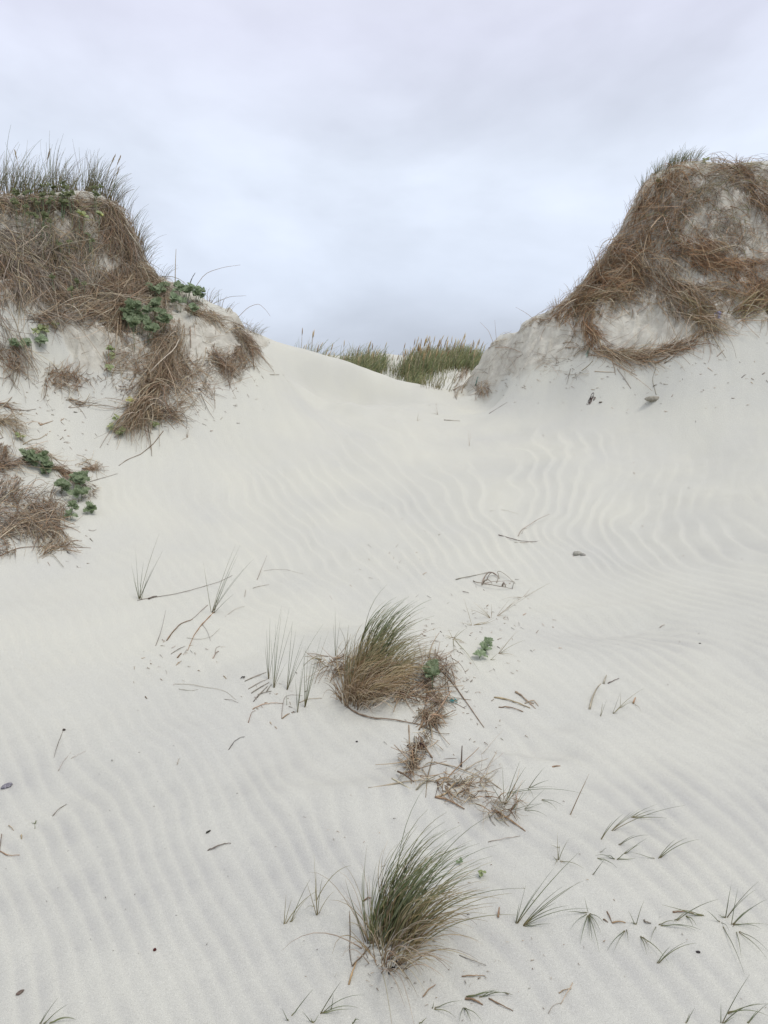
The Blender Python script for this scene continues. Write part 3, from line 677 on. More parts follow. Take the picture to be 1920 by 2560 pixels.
stick('F5', [(515, 1133), (630, 1140), (720, 1160), (800, 1170), (870, 1185), (940, 1245)], 'pale long stem bending down right, in open sand left of the middle tussock', .0018, C_PALE)
stick('F5', [(860, 1240), (910, 1250), (955, 1265)], 'short thin stem below the end of the pale long stem', .0018, C_GREY)
stick('F5', [(888, 1592), (930, 1535), (975, 1505), (1000, 1500)], 'curved dark stem with a small knot, alone below the left clumps', .0024, DARK)
stick('F5', [(1057, 472), (1110, 462), (1168, 449)], 'short straight stalk lying level, above and left of the middle tussock', .0024, C_GREY)
stick('F5', [(1125, 353), (1210, 345), (1300, 348), (1350, 366), (1405, 371)], 'hair-thin long stem lying level above the middle tussock', .0015, C_GREY)
stick('F5', [(1085, 415), (1110, 365), (1155, 285)], 'thin reddish stem leaning up beside the long level stem', .0018, C_BROWN, raised=.05)
stick('F5', [(865, 668), (935, 620), (1010, 595)], 'thin forked stem right of the tall thin sprig', .0018, C_GREY)
stick('F5', [(1000, 530), (1010, 470)], 'short faint stem standing above the forked one', .0018, C_PALE)
stick('F5', [(1055, 1310), (1120, 1280), (1200, 1270), (1260, 1270)], 'curled pale stem in front of the leftmost green clumps', .0032, C_STRAW * [.9, .75, .7])
stick('F5', [(1025, 1403), (1050, 1330), (1075, 1320)], 'drooping end of stem left of the curled pale stem', .0022, C_STRAW * [.9, .75, .7])
stick('F5', [(1260, 1375), (1310, 1340)], 'broken stub pointing right in front of the green clumps', .004, C_STRAW)
stick('F5', [(1255, 1375), (1260, 1300), (1275, 1225), (1320, 1212), (1400, 1215)], 'thin arched stem rising behind the broken stub', .002, C_GREY)
stick('F5', [(1375, 1265), (1430, 1245), (1535, 1233)], 'straight stem pointing right from the densest green clump', .0022, C_STRAW)
for k, (a, b) in enumerate([((1000, 1118), (1150, 1055)), ((1025, 1170), (1160, 1100)), ((1045, 1200), (1170, 1125)), ((1060, 1258), (1130, 1180)), ((1085, 1230), (1160, 1150)), ((1150, 1190), (1185, 1140)), ((1030, 1105), (1110, 1075)), ((1090, 1210), (1185, 1185))]):
    stick('F5', [a, ((a[0] + b[0]) / 2, (a[1] + b[1]) / 2), b], ['uppermost long stalk', 'longest stalk', 'second long stalk', 'lowest stalk', 'low inner stalk', 'short steep stalk', 'short top stalk', 'innermost short stalk'][k] + ' of the dark fan lying left of the green clumps', .0034, C_GREY, group='dead stalks fanned out left of the green clumps')
# right of the middle tussock and down the debris trail
stick('F6', [(600, 690), (640, 760), (700, 800), (780, 825), (900, 832), (1000, 850), (1080, 862)], 'long pale root curving under the middle tussock to the debris', .0055, C_STRAW, 'root', 'bare_root')
stick('F6', [(1180, 530), (1250, 600), (1300, 670), (1370, 770), (1447, 878)], 'longest straight straw slanting down right beside the rope scrap', .0042, C_STRAW)
stick('F6', [(1150, 530), (1230, 560), (1290, 650), (1320, 700)], 'dark straw lying along the longest straw', .003, C_GREY)
stick('F6', [(960, 683), (1100, 690), (1230, 700), (1370, 712)], 'long straw lying level across the rope scrap', .0032, C_STRAW)
stick('F6', [(1010, 690), (1150, 705), (1270, 728), (1335, 765)], 'second long straw below the level one', .003, C_BROWN)
stick('F6', [(1505, 698), (1580, 712), (1659, 740), (1720, 762)], 'thick straw pointing left in the broken bundle at right', .0055, C_STRAW)
stick('R4', [(405, 1435), (490, 1440), (575, 1467)], 'lower straight straw of the broken bundle at right', .0045, C_STRAW)
stick('R4', [(520, 1330), (560, 1355), (610, 1405), (650, 1410)], 'upper frayed straw of the broken bundle at right', .006, C_STRAW * .9)
stick('R4', [(585, 1408), (650, 1390), (680, 1428)], 'hooked end of straw in the broken bundle', .0045, C_STRAW)
stick('R4', [(620, 1410), (660, 1445)], 'short straw tip under the broken bundle', .003, C_BROWN)
stick('R4', [(1033, 1448), (1050, 1385), (1085, 1320), (1110, 1300)], 'frayed straw stump standing alone on the right sand', .0085, C_PALE, raised=.02)
stick('R4', [(1130, 1270), (1150, 1215)], 'small frayed straw piece above the stump', .007, C_PALE)
stick('R4', [(1160, 1270), (1200, 1255), (1240, 1235)], 'thin brown twig right of the frayed pieces', .0035, C_GREY)
stick('R4', [(1335, 1408), (1352, 1368)], 'stubby orange straw piece beside the forked sprig', .006, C_STRAW * [1.1, .9, .8])
stick('R4', [(405, 243), (480, 268), (560, 290), (620, 293), (685, 287)], 'dark forked stick bowed like a smile, high on the right slope', .0042, C_GREY, mat=WOOD)
stick('R4', [(515, 293), (580, 300), (640, 293)], 'thin stick under the bowed stick', .0025, C_GREY, mat=WOOD)
stick('R4', [(540, 250), (560, 210), (610, 190), (680, 155), (757, 134)], 'curved stick above the bowed stick, tip raised to the right', .003, C_GREY, raised=.05, mat=WOOD)
stick('R4', [(565, 235), (580, 205), (600, 195)], 'thin shoot beside the curved stick', .0022, C_GREY, mat=WOOD)
stick('R4', [(108, 552), (200, 535), (280, 518), (330, 503)], 'dark straight stick left of the twig tangle', .0038, C_GREY, mat=WOOD)
p_ = at1(*zz('R4', 300, 585))
tw = empty('twig_tangle', p_, 'tangle of dark bent twigs above the middle tussock, right of its straight stick', 'twigs')
for pts, rr in [([(230, 560), (245, 580), (330, 610), (400, 622), (500, 618)], .0042), ([(290, 580), (320, 588), (420, 590), (500, 568), (510, 565)], .0035), ([(290, 590), (300, 560), (330, 530), (370, 525), (412, 545)], .006),
                ([(390, 575), (410, 540), (390, 515), (415, 520), (470, 550), (520, 582)], .0034), ([(385, 520), (350, 530), (320, 560)], .005), ([(300, 575), (360, 582)], .005), ([(430, 597), (452, 605)], .007), ([(500, 615), (520, 575)], .002)]:
    stick('R4', pts, None, rr, C_GREY * .8, parent=tw, loc=p_, lift=.03, mat=WOOD)
stick('R4', [(158, 635), (180, 642), (200, 645)], 'tiny twig below the dark straight stick', .003, C_GREY)
stick('R4', [(345, 78), (380, 70), (440, 72), (545, 97)], 'faint hair-thin stem high on the slope above the bowed stick', .0014, C_PALE)
stick('R4', [(1310, 168), (1335, 165)], 'tiny dark straw high on the right slope', .003, C_GREY)
stick('D5', [(935, 186), (968, 167)], 'tiny dark stick among the right ripples', .0035, C_GREY)
stick('D5', [(215, 1122), (245, 1120), (272, 1115)], 'small reddish stick piece lying level right of the debris', .005, C_BROWN)
# low centre twigs
stick('F6', [(760, 1238), (850, 1225), (930, 1210), (1050, 1195), (1200, 1200), (1300, 1205), (1415, 1235)], 'longest pale twig lying across the end of the debris trail', .0042, C_PALE * .9, mat=WOOD)
stick('F6', [(900, 1178), (950, 1210), (1020, 1248)], 'short twig crossing the left end of the longest pale twig', .0040, C_STRAW, mat=WOOD)
stick('F6', [(1000, 860), (1005, 1000), (1010, 1100), (1015, 1210)], 'upright-looking straw running down the debris trail', .0036, C_STRAW)
stick('F6', [(1140, 1060), (1110, 1180), (1100, 1290)], 'vertical thin straw between the two debris heaps', .0030, C_STRAW)
stick('F6', [(1150, 1080), (1260, 1110), (1340, 1140), (1470, 1190), (1550, 1245)], 'long stem slanting right to the wispy tuft', .0040, C_STRAW, mat=WOOD)
stick('F6', [(1180, 1222), (1280, 1140), (1400, 1060), (1415, 1045)], 'twig rising to the right across the long slanting stem', .0036, C_BROWN, raised=.04, mat=WOOD)
stick('F6', [(1330, 1130), (1400, 1105), (1470, 1098)], 'pale stub branching right over the crossing twigs', .0038, C_PALE, raised=.03, mat=WOOD)
stick('F6', [(1410, 1055), (1480, 1000), (1553, 940)], 'thin curved stem reaching up right from the crossing twigs', .0016, C_GREY, raised=.04)
stick('F6', [(1310, 1110), (1315, 1050)], 'dark leaf blade standing on the crossing twigs', .006, DARK, raised=.05)
stick('F6', [(1155, 1290), (1215, 1280), (1260, 1220), (1300, 1190)], 'orange forked root piece below the crossing twigs', .0050, C_STRAW * [1, .88, .76], mat=WOOD)
stick('F6', [(1155, 1290), (1230, 1310), (1330, 1362)], 'brown root piece slanting down right under the forked one', .0058, C_BROWN, mat=WOOD)
stick('F6', [(1290, 1270), (1350, 1245)], 'short brown twig right of the forked root', .0030, C_BROWN)
stick('F6', [(1355, 1270), (1362, 1175)], 'short upright straw right of the forked root', .0032, C_STRAW)
stick('F6', [(1200, 1065), (1310, 1062)], 'level grey straw above the long slanting stem', .0025, C_GREY)
stick('F6', [(1390, 1115), (1460, 1180)], 'grey stem falling right from the crossing twigs', .0022, C_GREY)
stick('F6', [(1420, 1215), (1460, 1130), (1560, 1090)], 'thin arched stem left of the wispy tuft', .0015, C_GREY, raised=.05)
stick('B2', [(40, 300), (110, 350), (170, 390), (222, 425)], 'thick reddish root end pointing down right below the wispy tuft', .0060, C_STRAW * [.9, .75, .64], mat=WOOD)
stick('B2', [(45, 310), (85, 360), (125, 395)], 'paler root end beside the thick reddish one', .0042, C_PALE * .8, mat=WOOD)
stick('B2', [(0, 310), (20, 370), (45, 392)], 'thin drooping root left of the thick reddish one', .0028, C_GREY)
stick('B2', [(0, 488), (80, 475), (190, 452)], 'long straight grey stem lying alone right above the nearest tussock', .0022, C_GREY)
stick('B1', [(530, 660), (535, 800), (530, 900), (545, 985)], 'thin reddish stem falling left of the nearest tussock', .0022, C_BROWN)
stick('B1', [(525, 1095), (550, 1020), (575, 955)], 'orange stub of stem below left of the nearest tussock', .0042, C_STRAW * [1, .82, .68])
stick('B1', [(545, 985), (600, 940), (650, 870)], 'dark twig joining the orange stub to the nearest tussock', .0035, C_BROWN)
stick('B1', [(610, 605), (640, 590), (660, 585)], 'small reddish flake left of the nearest tussock', .004, C_BROWN, 'bark flake', 'bark_flake')
stick('B1', [(1195, 1047), (1260, 1050), (1335, 1046)], 'short dark stick right below the nearest tussock', .0024, C_BROWN)
stick('B1', [(1355, 1178), (1420, 1220), (1500, 1254)], 'brown bent stick near the bottom edge right of the pale sprig', .0028, C_BROWN)
stick('B1', [(965, 1170), (1000, 1130), (1040, 1100)], 'short brown twig above the pale straggling sprig', .003, C_BROWN)
stick('B1', [(1215, 1180), (1260, 1190), (1320, 1215)], 'knotted brown root of the pale straggling sprig', .0045, C_BROWN, 'root', 'bare_root')
stick('B1', [(1410, 700), (1417, 672)], 'tiny stump poking out of the smooth sand right of the nearest tussock', .005, C_BROWN, 'stub', 'plant_stub', raised=.02)
stick('B1', [(1180, 920), (1260, 960), (1340, 983)], 'thin curved stem lying off to the right of the nearest tussock', .0016, C_GREY)
stick('B2', [(420, 1382), (455, 1368), (495, 1358)], 'small crossing twig near the bottom, right of centre', .0026, C_BROWN)
stick('B2', [(500, 1325), (470, 1385), (430, 1450)], 'pale twig of the crossed pair near the bottom', .0030, C_STRAW)
stick('B2', [(358, 1505), (380, 1465), (430, 1440)], 'thin bent stem under the crossed pair', .0018, C_GREY)
stick('B2', [(683, 948), (710, 965)], 'left stub of the creeping runner', .004, C_BROWN)
stick('B2', [(705, 900), (735, 968)], 'leaning stub of the creeping runner', .0035, C_BROWN)
stick('B2', [(735, 968), (815, 966)], 'reddish buried stem between the runner stubs', .0045, C_BROWN)
stick('B2', [(925, 950), (930, 970), (965, 972)], 'dark elbow-shaped stub on the creeping runner', .0042, DARK)
stick('B2', [(1095, 905), (1160, 905), (1220, 915)], 'brown bud-lined stem left of the right edge sprig', .0038, C_BROWN)
stick('B3', [(435, 135), (395, 240), (372, 318)], 'dark stalk with a small head standing alone at the far left', .0022, C_GREY, raised=-.0)
stick('B3', [(362, 720), (405, 680), (460, 638)], 'short olive stem lying alone at the lower left', .0024, C_GREY)
stick('B3', [(1435, 960), (1485, 943), (1550, 918), (1597, 910)], 'brown stem slightly curved, alone left of the nearest tussock', .0032, C_GREY)
stick('B3', [(0, 965), (60, 1005), (135, 990)], 'bent twig entering from the left edge', .0028, C_BROWN)
stick('B3', [(12, 845), (0, 960)], 'thin twig end at the left edge above the bent one', .0022, C_BROWN)
stick('B3', [(60, 787), (95, 822)], 'tiny reddish stub at the far left', .0026, C_BROWN)
stick('B3', [(147, 853), (150, 882)], 'tiny pale stub at the lower left', .004, C_STRAW)
stick('B3', [(1225, 365), (1240, 320)], 'tiny thin stub alone left of the big scour hollow', .002, C_GREY)
stick('B3', [(402, 410), (430, 360), (490, 280)], 'hair-thin pale stem at the far left', .0013, C_PALE)
stick('B3', [(485, 328), (540, 300), (597, 272)], 'second hair-thin pale stem at the far left', .0013, C_PALE)
# left mound and above
stick('F4', [(1355, 390), (1270, 505), (1165, 590), (1050, 632), (985, 680)], 'long curved stem hanging down the sand from the left mound', .0035, C_STRAW * .85)
stick('F4', [(745, 812), (850, 785), (975, 745)], 'straight dark stem lying out on the sand from the lower left patch', .0028, C_GREY)
stick('F4', [(735, 1212), (770, 1225), (800, 1208)], 'small curled stem alone under the holly on the left', .0024, C_GREY)
stick('F4', [(330, 345), (385, 330), (440, 307)], 'short brown stem in open sand at the left', .0036, C_BROWN)
stick('F4', [(190, 505), (265, 465), (330, 460), (398, 412)], 'pinkish stem reaching right at the left edge', .0034, C_BROWN)
stick('F4', [(0, 178), (110, 215), (210, 225), (300, 210)], 'thin curved stem at the left edge below the dark hanging straw', .003, C_BROWN)
stick('F4', [(577, 200), (750, 180), (900, 180), (1060, 228)], 'long thin stem running into the foot of the hanging straw', .0025, C_BROWN)
stick('F4', [(0, 1430), (100, 1380), (170, 1360), (330, 1355), (500, 1350), (755, 1362)], 'long level stem leaving the lowest left patch', .0036, C_BROWN)
stick('M2', [(172, 547), (255, 548)], 'short level straw right of the tip of the left mound', .0028, C_GREY)
stick('M2', [(1175, 808), (1220, 812), (1268, 814)], 'short dark straw on the bench below the gap', .0036, C_GREY)
stick('M2', [(1435, 770), (1485, 740), (1540, 705)], 'thin straw with a dark knot left of the right dune foot', .0022, C_GREY)
stick('R1', [(1365, 1180), (1408, 1140)], 'small dark straw on the clean slope under the right dune', .004, C_GREY)
stick('R1', [(1507, 1302), (1530, 1283)], 'tiny straw lower on the clean slope under the right dune', .0034, C_GREY)
stick('R1', [(1015, 1400), (990, 1310), (1015, 1240)], 'thin curved stem rising from the flat stone', .0024, C_PALE * .8)
stick('R1', [(440, 1222), (443, 1175)], 'short upright straw at the foot of the crumbling lobe', .0036, C_GREY)
stick('R1', [(1005, 1225), (1060, 1200), (1115, 1165)], 'frayed brown piece below the loop of straw', .008, C_BROWN)
for k, (a, b) in enumerate([((660, 1265), (775, 1270)), ((770, 1220), (905, 1290)), ((790, 1250), (870, 1365)), ((760, 1200), (780, 1285)), ((585, 1262), (650, 1205))]):
    stick('R1', [a, ((a[0] + b[0]) / 2 + 4, (a[1] + b[1]) / 2 + 3), b], ['level straw', 'straw slanting down right', 'thin pale straw', 'short upright straw', 'golden bent straw'][k] + ' of the splayed bunch under the straw loop', .0034, [C_BROWN, C_BROWN, C_PALE * .8, C_BROWN, GOLD][k])

# ---------------------------------------------------------------- sea holly
def leaf_mesh(name, size, pal, spiny=True):
    """lobed, folded and cupped leaf, stalk at the origin, pointing along +X"""
    nl = 5 if spiny else 4
    out_ = []
    for sgn in (1, -1):
        side = []
        for k in range(nl):
            t = (k + .5) / nl
            w = math.sin(math.pi * min(1, t * .92 + .06)) ** .6 * .5
            side.append((t * .92 + .02, sgn * w * (1.18 if spiny else 1)))
            side.append((t * .92 + .07, sgn * w * (.60 if spiny else .93)))
        out_.append(side)
    mid = [(0, 0), (.25, 0), (.5, 0), (.75, 0), (1.04, 0)]
    V, C = [], []
    fold, cup = rng.uniform(.15, .5), rng.uniform(-.25, .25)
    def add(x, y, edge):
        z = abs(y) * fold + cup * x * x + rng.normal(0, .035) * edge
        V.append((x * size, y * size, z * size))
        c = pal[rng.integers(len(pal))]
        C.append(np.clip(np.array(c) * (1.55 if edge else .95) * rng.uniform(.9, 1.1), 0, 1)); return len(V) - 1
    m = [add(x, y, 0) for x, y in mid]
    C[m[1]] = C[m[1]] * 1.35; C[m[2]] = C[m[2]] * 1.25
    faces = []
    for side in out_:
        s = [add(x, y, 1) for x, y in side]
        for k in range(len(s) - 1):
            t = (side[k][0] + side[k + 1][0]) / 2
            mi = m[min(3, int(t * 4))]
            faces.append((mi, s[k], s[k + 1]))
        seq = [min(3, int((side[k][0] + side[k + 1][0]) / 2 * 4)) for k in range(len(s) - 1)]
        for k in range(len(seq) - 1):
            if seq[k + 1] != seq[k]: faces.append((m[seq[k]], s[k + 1], m[seq[k + 1]]))
        faces.append((m[0], s[0], m[0 + 0])) if False else None
        faces.append((m[3], s[-1], m[4]))
    me = bpy.data.meshes.new(name)
    me.from_pydata(V, [], faces)
    a = me.color_attributes.new('tint', 'FLOAT_COLOR', 'POINT')
    cc = np.ones((len(V), 4), np.float32); cc[:, :3] = C
    a.data.foreach_set('color', cc.ravel()); me.materials.append(LEAF)
    return me
HOLLY = np.array([(.14, .18, .095), (.165, .205, .12), (.10, .14, .07), (.21, .25, .155)])
HOLLY_L = np.array([(.185, .235, .14), (.22, .27, .17), (.14, .19, .10)])
LEAVES = {('h', k): leaf_mesh('leaf', 1.0, HOLLY) for k in range(6)}
LEAVES.update({('l', k): leaf_mesh('leaf', 1.0, HOLLY_L) for k in range(6)})
LEAVES.update({('r', k): leaf_mesh('leaf', 1.0, C_GREEN * 1.1, False) for k in range(5)})
LEAVES.update({('g', k): leaf_mesh('leaf', 1.0, C_GREEN * .55, False) for k in range(5)})
LEAVES.update({('y', k): leaf_mesh('leaf', 1.0, np.array([(.45, .42, .14), (.36, .38, .12)]), False) for k in range(2)})
from mathutils import Matrix, Euler
def surf_normal(P):
    e = .08
    n = np.array([-(H(P[0] + e, P[1]) - H(P[0] - e, P[1])) / (2 * e), -(H(P[0], P[1] + e) - H(P[0], P[1] - e)) / (2 * e), 1.0])
    return n / np.linalg.norm(n)
def holly(rosettes, label, kind='h', leaf=.05, name='sea_holly', cat='plant', stem=True, group=None, yellow=0.0, raise_=0.0):
    """rosettes: (px, py, leaves, radius) in photo pixels; leaves are parts of their own"""
    p0 = at1(rosettes[0][0], rosettes[0][1])
    root = empty(name, p0, label, cat, group)
    cnt = 0
    st = Strands()
    for (px, py, nl, rad) in rosettes:
        c = at1(px, py)
        if c[1] != c[1]: continue
        nrm = surf_normal(c); upv = nrm * .7 + np.array([0, -.3, .5]); upv /= np.linalg.norm(upv)
        a = np.cross(upv, [0.2, 1, .1]); a /= np.linalg.norm(a); b = np.cross(upv, a)
        c0 = c; c = c + upv * raise_
        nst = max(1, nl // 7)
        heads = []
        for k in range(nst):
            an = rng.uniform(0, 6.28); rr = rad * math.sqrt(rng.random()) * .8
            hp = c + (a * math.cos(an) + b * math.sin(an)) * rr + upv * rng.uniform(.5, 1.2) * leaf
            heads.append(hp)
            g = c + (hp - c) * .4; g[2] = min(H(g[0], g[1]), hp[2]) - .01
            st.add(bez(g[None], ((g + hp) / 2 + rng.normal(0, .01, 3))[None], hp[None], 5), np.full((1, 5), .0035), np.repeat(pick(HOLLY_L * 1.3, 1)[:, None], 5, 1))
        for k in range(nl):
            hp = heads[k % nst]
            an = k * 2.4 + rng.uniform(-.4, .4)
            lift = rng.uniform(-.15, .75)
            d = (a * math.cos(an) + b * math.sin(an)) * math.cos(lift) + upv * math.sin(lift)
            X = Vector(d); Zv = Vector(upv + rng.normal(0, .3, 3)); Yv = Zv.cross(X).normalized(); Zv = X.cross(Yv).normalized()
            sc = leaf * rng.uniform(.7, 1.25)
            kk = 'y' if rng.random() < yellow else kind
            src = LEAVES[(kk, int(rng.integers(0, 2 if kk == 'y' else 5)))]
            o = link('leaf', src, root)
            pos = Vector(hp - p0 + rng.normal(0, leaf * .12, 3)) + X * leaf * .1
            M = Matrix((X, Yv, Zv)).transposed().to_4x4()
            o.matrix_local = Matrix.Translation(pos) @ M @ Matrix.Diagonal((sc, sc, sc, 1))
            cnt += 1
    o = st.build('stems', LEAF, root, p0); tag(o, kind='stuff') if o else None
    return root
holly([(345, 825, 44, .18), (385, 800, 36, .16), (330, 790, 26, .12), (365, 848, 30, .13), (310, 815, 18, .1), (405, 825, 24, .12), (335, 850, 16, .1)], 'larger lower sea holly bush with dark spiny leaves on the left mound', leaf=.08, raise_=.10)
holly([(460, 745, 44, .16), (485, 752, 36, .14), (448, 775, 28, .12), (505, 762, 20, .1), (470, 790, 20, .1)], 'upper right sea holly bush on the crest of the left mound, paler grey leaves', 'l', leaf=.075, raise_=.08)
holly([(370, 745, 20, .12), (400, 748, 20, .12), (415, 740, 14, .1)], 'small sea holly between straw just left of the crest bush', leaf=.07, raise_=.08)
holly([(95, 1163, 26, .10), (125, 1180, 22, .09), (75, 1155, 16, .07)], 'sea holly on the small left patch of straw, upper of the two low ones', leaf=.07)
holly([(185, 1225, 28, .11), (150, 1228, 20, .08), (200, 1250, 14, .08), (205, 1215, 12, .06)], 'sea holly with crinkled leaves trailing out of the lower left patch', leaf=.075, raise_=.03)
holly([(232, 1278, 11, .05)], 'single sea holly rosette at the right end of the lower left patch', leaf=.065)
holly([(172, 1285, 12, .06), (182, 1298, 6, .04)], 'small sea holly rosette on clean sand just left of the single one', leaf=.06)
holly([(1085, 1695, 26, .045), (1083, 1718, 9, .03)], 'round sea holly rosette on the debris right of the middle tussock', 'h', leaf=.046, raise_=.02)
holly([(1213, 1627, 16, .05), (1228, 1615, 8, .03)], 'small sea holly with dark stems, farther right behind the round rosette', 'l', leaf=.036)
holly([(1195, 1643, 5, .03)], 'tiny sea holly shoot at the foot of the small holly', 'l', leaf=.04)
holly([(1150, 2160, 5, .012)], 'tiny grey-green seedling right of the nearest tussock tips', 'l', leaf=.012, name='seedling', cat='seedling')
holly([(1203, 2188, 8, .012)], 'bright green tiny rosette touching the longest blade of the nearest tussock', 'r', leaf=.015, name='seedling', cat='seedling')
holly([(285, 1070, 8, .05), (310, 1088, 12, .07), (300, 1060, 5, .04)], 'broad-leaved green plant at the foot of the hanging straw', 'r', leaf=.055, name='sea_bindweed')
holly([(382, 1068, 8, .06)], 'small dark green plant right of the foot of the hanging straw', 'r', leaf=.045, name='sea_bindweed')
holly([(323, 1015, 9, .05)], 'yellowing small plant on the left edge of the hanging straw', 'r', leaf=.05, name='sea_bindweed', yellow=.5)
holly([(290, 880, 10, .08), (280, 905, 8, .07), (275, 925, 5, .05)], 'thin green plant left below the holly bushes', 'r', leaf=.05, name='sea_bindweed')
holly([(60, 1100, 5, .04), (40, 1095, 4, .03)], 'tiny green shoots at the edge of the small left straw bundle', 'r', leaf=.035, name='sea_bindweed', yellow=.3)
holly([(50, 865, 26, .09), (95, 855, 20, .08)], 'two grey-green cushions side by side at the left edge', 'l', leaf=.06, name='cushion_plant')
holly([(120, 835, 22, .12), (90, 830, 14, .1), (140, 820, 12, .08)], 'feathery green plant spreading right of the grey-green cushions', 'r', leaf=.045, name='sandwort')
holly([(60, 515, 40, .16), (110, 530, 50, .18), (80, 560, 40, .16), (150, 545, 30, .14), (40, 545, 25, .12), (120, 500, 25, .12)], 'dark green creeper draped over the upper left face of the block', 'g', leaf=.045, name='creeper', raise_=.13)
holly([(160, 500, 30, .14), (190, 515, 25, .12), (150, 520, 25, .12)], 'dark green creeper hanging from the rim in the middle of the block', 'g', leaf=.045, name='creeper', raise_=.13)
holly([(240, 500, 22, .10), (225, 510, 16, .1)], 'dark green creeper on the rim right of the middle one', 'g', leaf=.04, name='creeper', raise_=.12)
holly([(200, 565, 14, .08), (235, 555, 12, .08)], 'bright green leaves with one yellowing shoot under the overhang', 'r', leaf=.05, name='creeper', raise_=.12, yellow=.12)
holly([(170, 640, 18, .14), (130, 590, 14, .12), (220, 620, 14, .12)], 'sparse green shoots in the straw of the block face', 'g', leaf=.04, name='creeper', raise_=.12)
holly([(150, 720, 12, .10), (205, 735, 14, .12), (180, 750, 10, .1)], 'green shoots among the straw band below the block', 'g', leaf=.04, name='creeper', raise_=.12)
holly([(1763, 412, 8, .05)], 'small green shoot on the very top of the right dune', 'r', leaf=.06, name='creeper')
holly([(1652, 462, 8, .05)], 'dark green shoot on the left shoulder of the right dune', 'g', leaf=.06, name='creeper')

# ---------------------------------------------------------------- small finds on the sand
def pebble(px, py, rx, ry, rz, label, colors, cat='stone', name='pebble', sink=.35, rot=0.0, pit=.0):
    p = at1(px, py)
    me = bpy.data.meshes.new(name)
    import bmesh
    bm = bmesh.new(); bmesh.ops.create_icosphere(bm, subdivisions=4 if pit else 3, radius=1)
    sd = rng.uniform(0, 50)
    for v in bm.verts:
        c = v.co; n1 = float(noise(np.array([c.x * 1.6 + sd]), np.array([c.y * 1.6 + c.z * 1.3]), 3)[0]); n2 = float(noise(np.array([c.x * 5 + sd]), np.array([c.y * 5 + c.z * 4]), 4)[0])
        k = 1 + .14 * n1 + (.05 + pit) * n2
        v.co = Vector((c.x * rx, c.y * ry, c.z * rz)) * k
        v.co.x *= 1 - .25 * (c.y > 0) * c.y
    bm.to_mesh(me); bm.free()
    me.polygons.foreach_set('use_smooth', [True] * len(me.polygons))
    a = me.color_attributes.new('tint', 'FLOAT_COLOR', 'POINT')
    cc = np.ones((len(me.vertices), 4), np.float32)
    for i, v in enumerate(me.vertices):
        n = float(noise(np.array([v.co.x / rx * 4 + sd]), np.array([v.co.y / rx * 4]), 9)[0]) * .5 + .5
        cc[i, :3] = np.array(colors[0]) * (1 - n) + np.array(colors[1]) * n
    a.data.foreach_set('color', cc.ravel()); me.materials.append(WOOD)
    o = link(name, me); o.location = (p[0], p[1], p[2] + rz * (1 - 2 * sink)); o.rotation_euler = (0, 0, rot)
    return tag(o, label, cat)
pebble(18, 1966, .016, .026, .010, 'dark purple-grey oval pebble with pale specks at the left edge', [(.09, .085, .11), (.34, .33, .36)], rot=-.4, pit=.1)
pebble(1633, 1000, .12, .07, .04, 'flat pale stone half buried on the slope under the right dune', [(.36, .34, .28), (.26, .24, .20)], name='stone', sink=.3)
pebble(1443, 1386, .040, .034, .022, 'larger of two small pale stones on the right slope', [(.30, .29, .25), (.42, .41, .36)], name='stone')
pebble(1457, 1389, .022, .02, .016, 'smaller dark stone touching the pale one on the right slope', [(.20, .19, .17), (.34, .33, .3)], name='stone')
pebble(1448, 1000+395, .012, .01, .008, 'tiny chip beside the two small stones', [(.25, .24, .2), (.3, .3, .26)], name='stone') if False else None
pebble(387, 2376, .005, .005, .005, 'tiny dark red berry alone on the foreground sand', [(.06, .015, .015), (.10, .03, .025)], 'berry', 'berry', .25)
pebble(50, 2483, .006, .012, .004, 'small dark brown bud scale at the lower left', [(.10, .07, .06), (.2, .16, .13)], 'bark flake', 'bark_flake', .2, -.7)
pebble(521, 2080, .004, .011, .004, 'tiny black seed left of the nearest tussock', [(.03, .03, .025), (.06, .06, .05)], 'seed', 'seed', .3, -.7)
pebble(160, 1826, .008, .006, .006, 'small dark seed head at the tip of the lone stalk far left', [(.05, .04, .035), (.1, .08, .07)], 'seed', 'seed', .2)
pebble(1750, 1609, .008, .006, .004, 'small dark seed among the right ripples', [(.05, .045, .04), (.1, .09, .08)], 'seed', 'seed', .3)
pebble(1502, 1006, .03, .015, .01, 'dark crumbs of driftwood on the slope under the right dune', [(.10, .085, .07), (.16, .14, .11)], 'driftwood', 'driftwood_crumb', .4)
pebble(892, 1855, .006, .005, .004, 'small black crumb in the scour hollow left of the debris', [(.03, .03, .03), (.07, .06, .06)], 'crumb', 'driftwood_crumb', .3)
pebble(1745, 2381, .007, .004, .004, 'small black crumb on the lower right sand', [(.03, .03, .03), (.07, .06, .06)], 'crumb', 'driftwood_crumb', .3)

def curls(px, py, n, rad, r, label, pal, name, cat, mat=WOOD, height=.03):
    """crumpled scrap: a few knotted loops"""
    p = at1(px, py); s = Strands()
    for k in range(n):
        K = 9; t = np.linspace(0, rng.uniform(2.5, 5.5), K); c = rng.normal(0, rad * .5, 2)
        rr = rad * rng.uniform(.3, .8)
        x = p[0] + c[0] + rr * np.cos(t + k); y = p[1] + c[1] + rr * np.sin(t * 1.3 + k) * .7
        z = H(x, y) + r + height * np.abs(np.sin(t * .8 + k)) * rng.random()
        s.add(np.stack([x, y, z], -1)[None], np.full((1, K), r) * rng.uniform(.6, 1.2, (1, K)), np.repeat(pick(pal, 1)[:, None], K, 1))
    return tag(s.build(name, mat, None, p), label, cat)
TEAL = np.array([(.08, .30, .30), (.12, .36, .34), (.05, .22, .23)])
BLACK = np.array([(.035, .022, .022), (.06, .035, .03), (.02, .015, .015)])
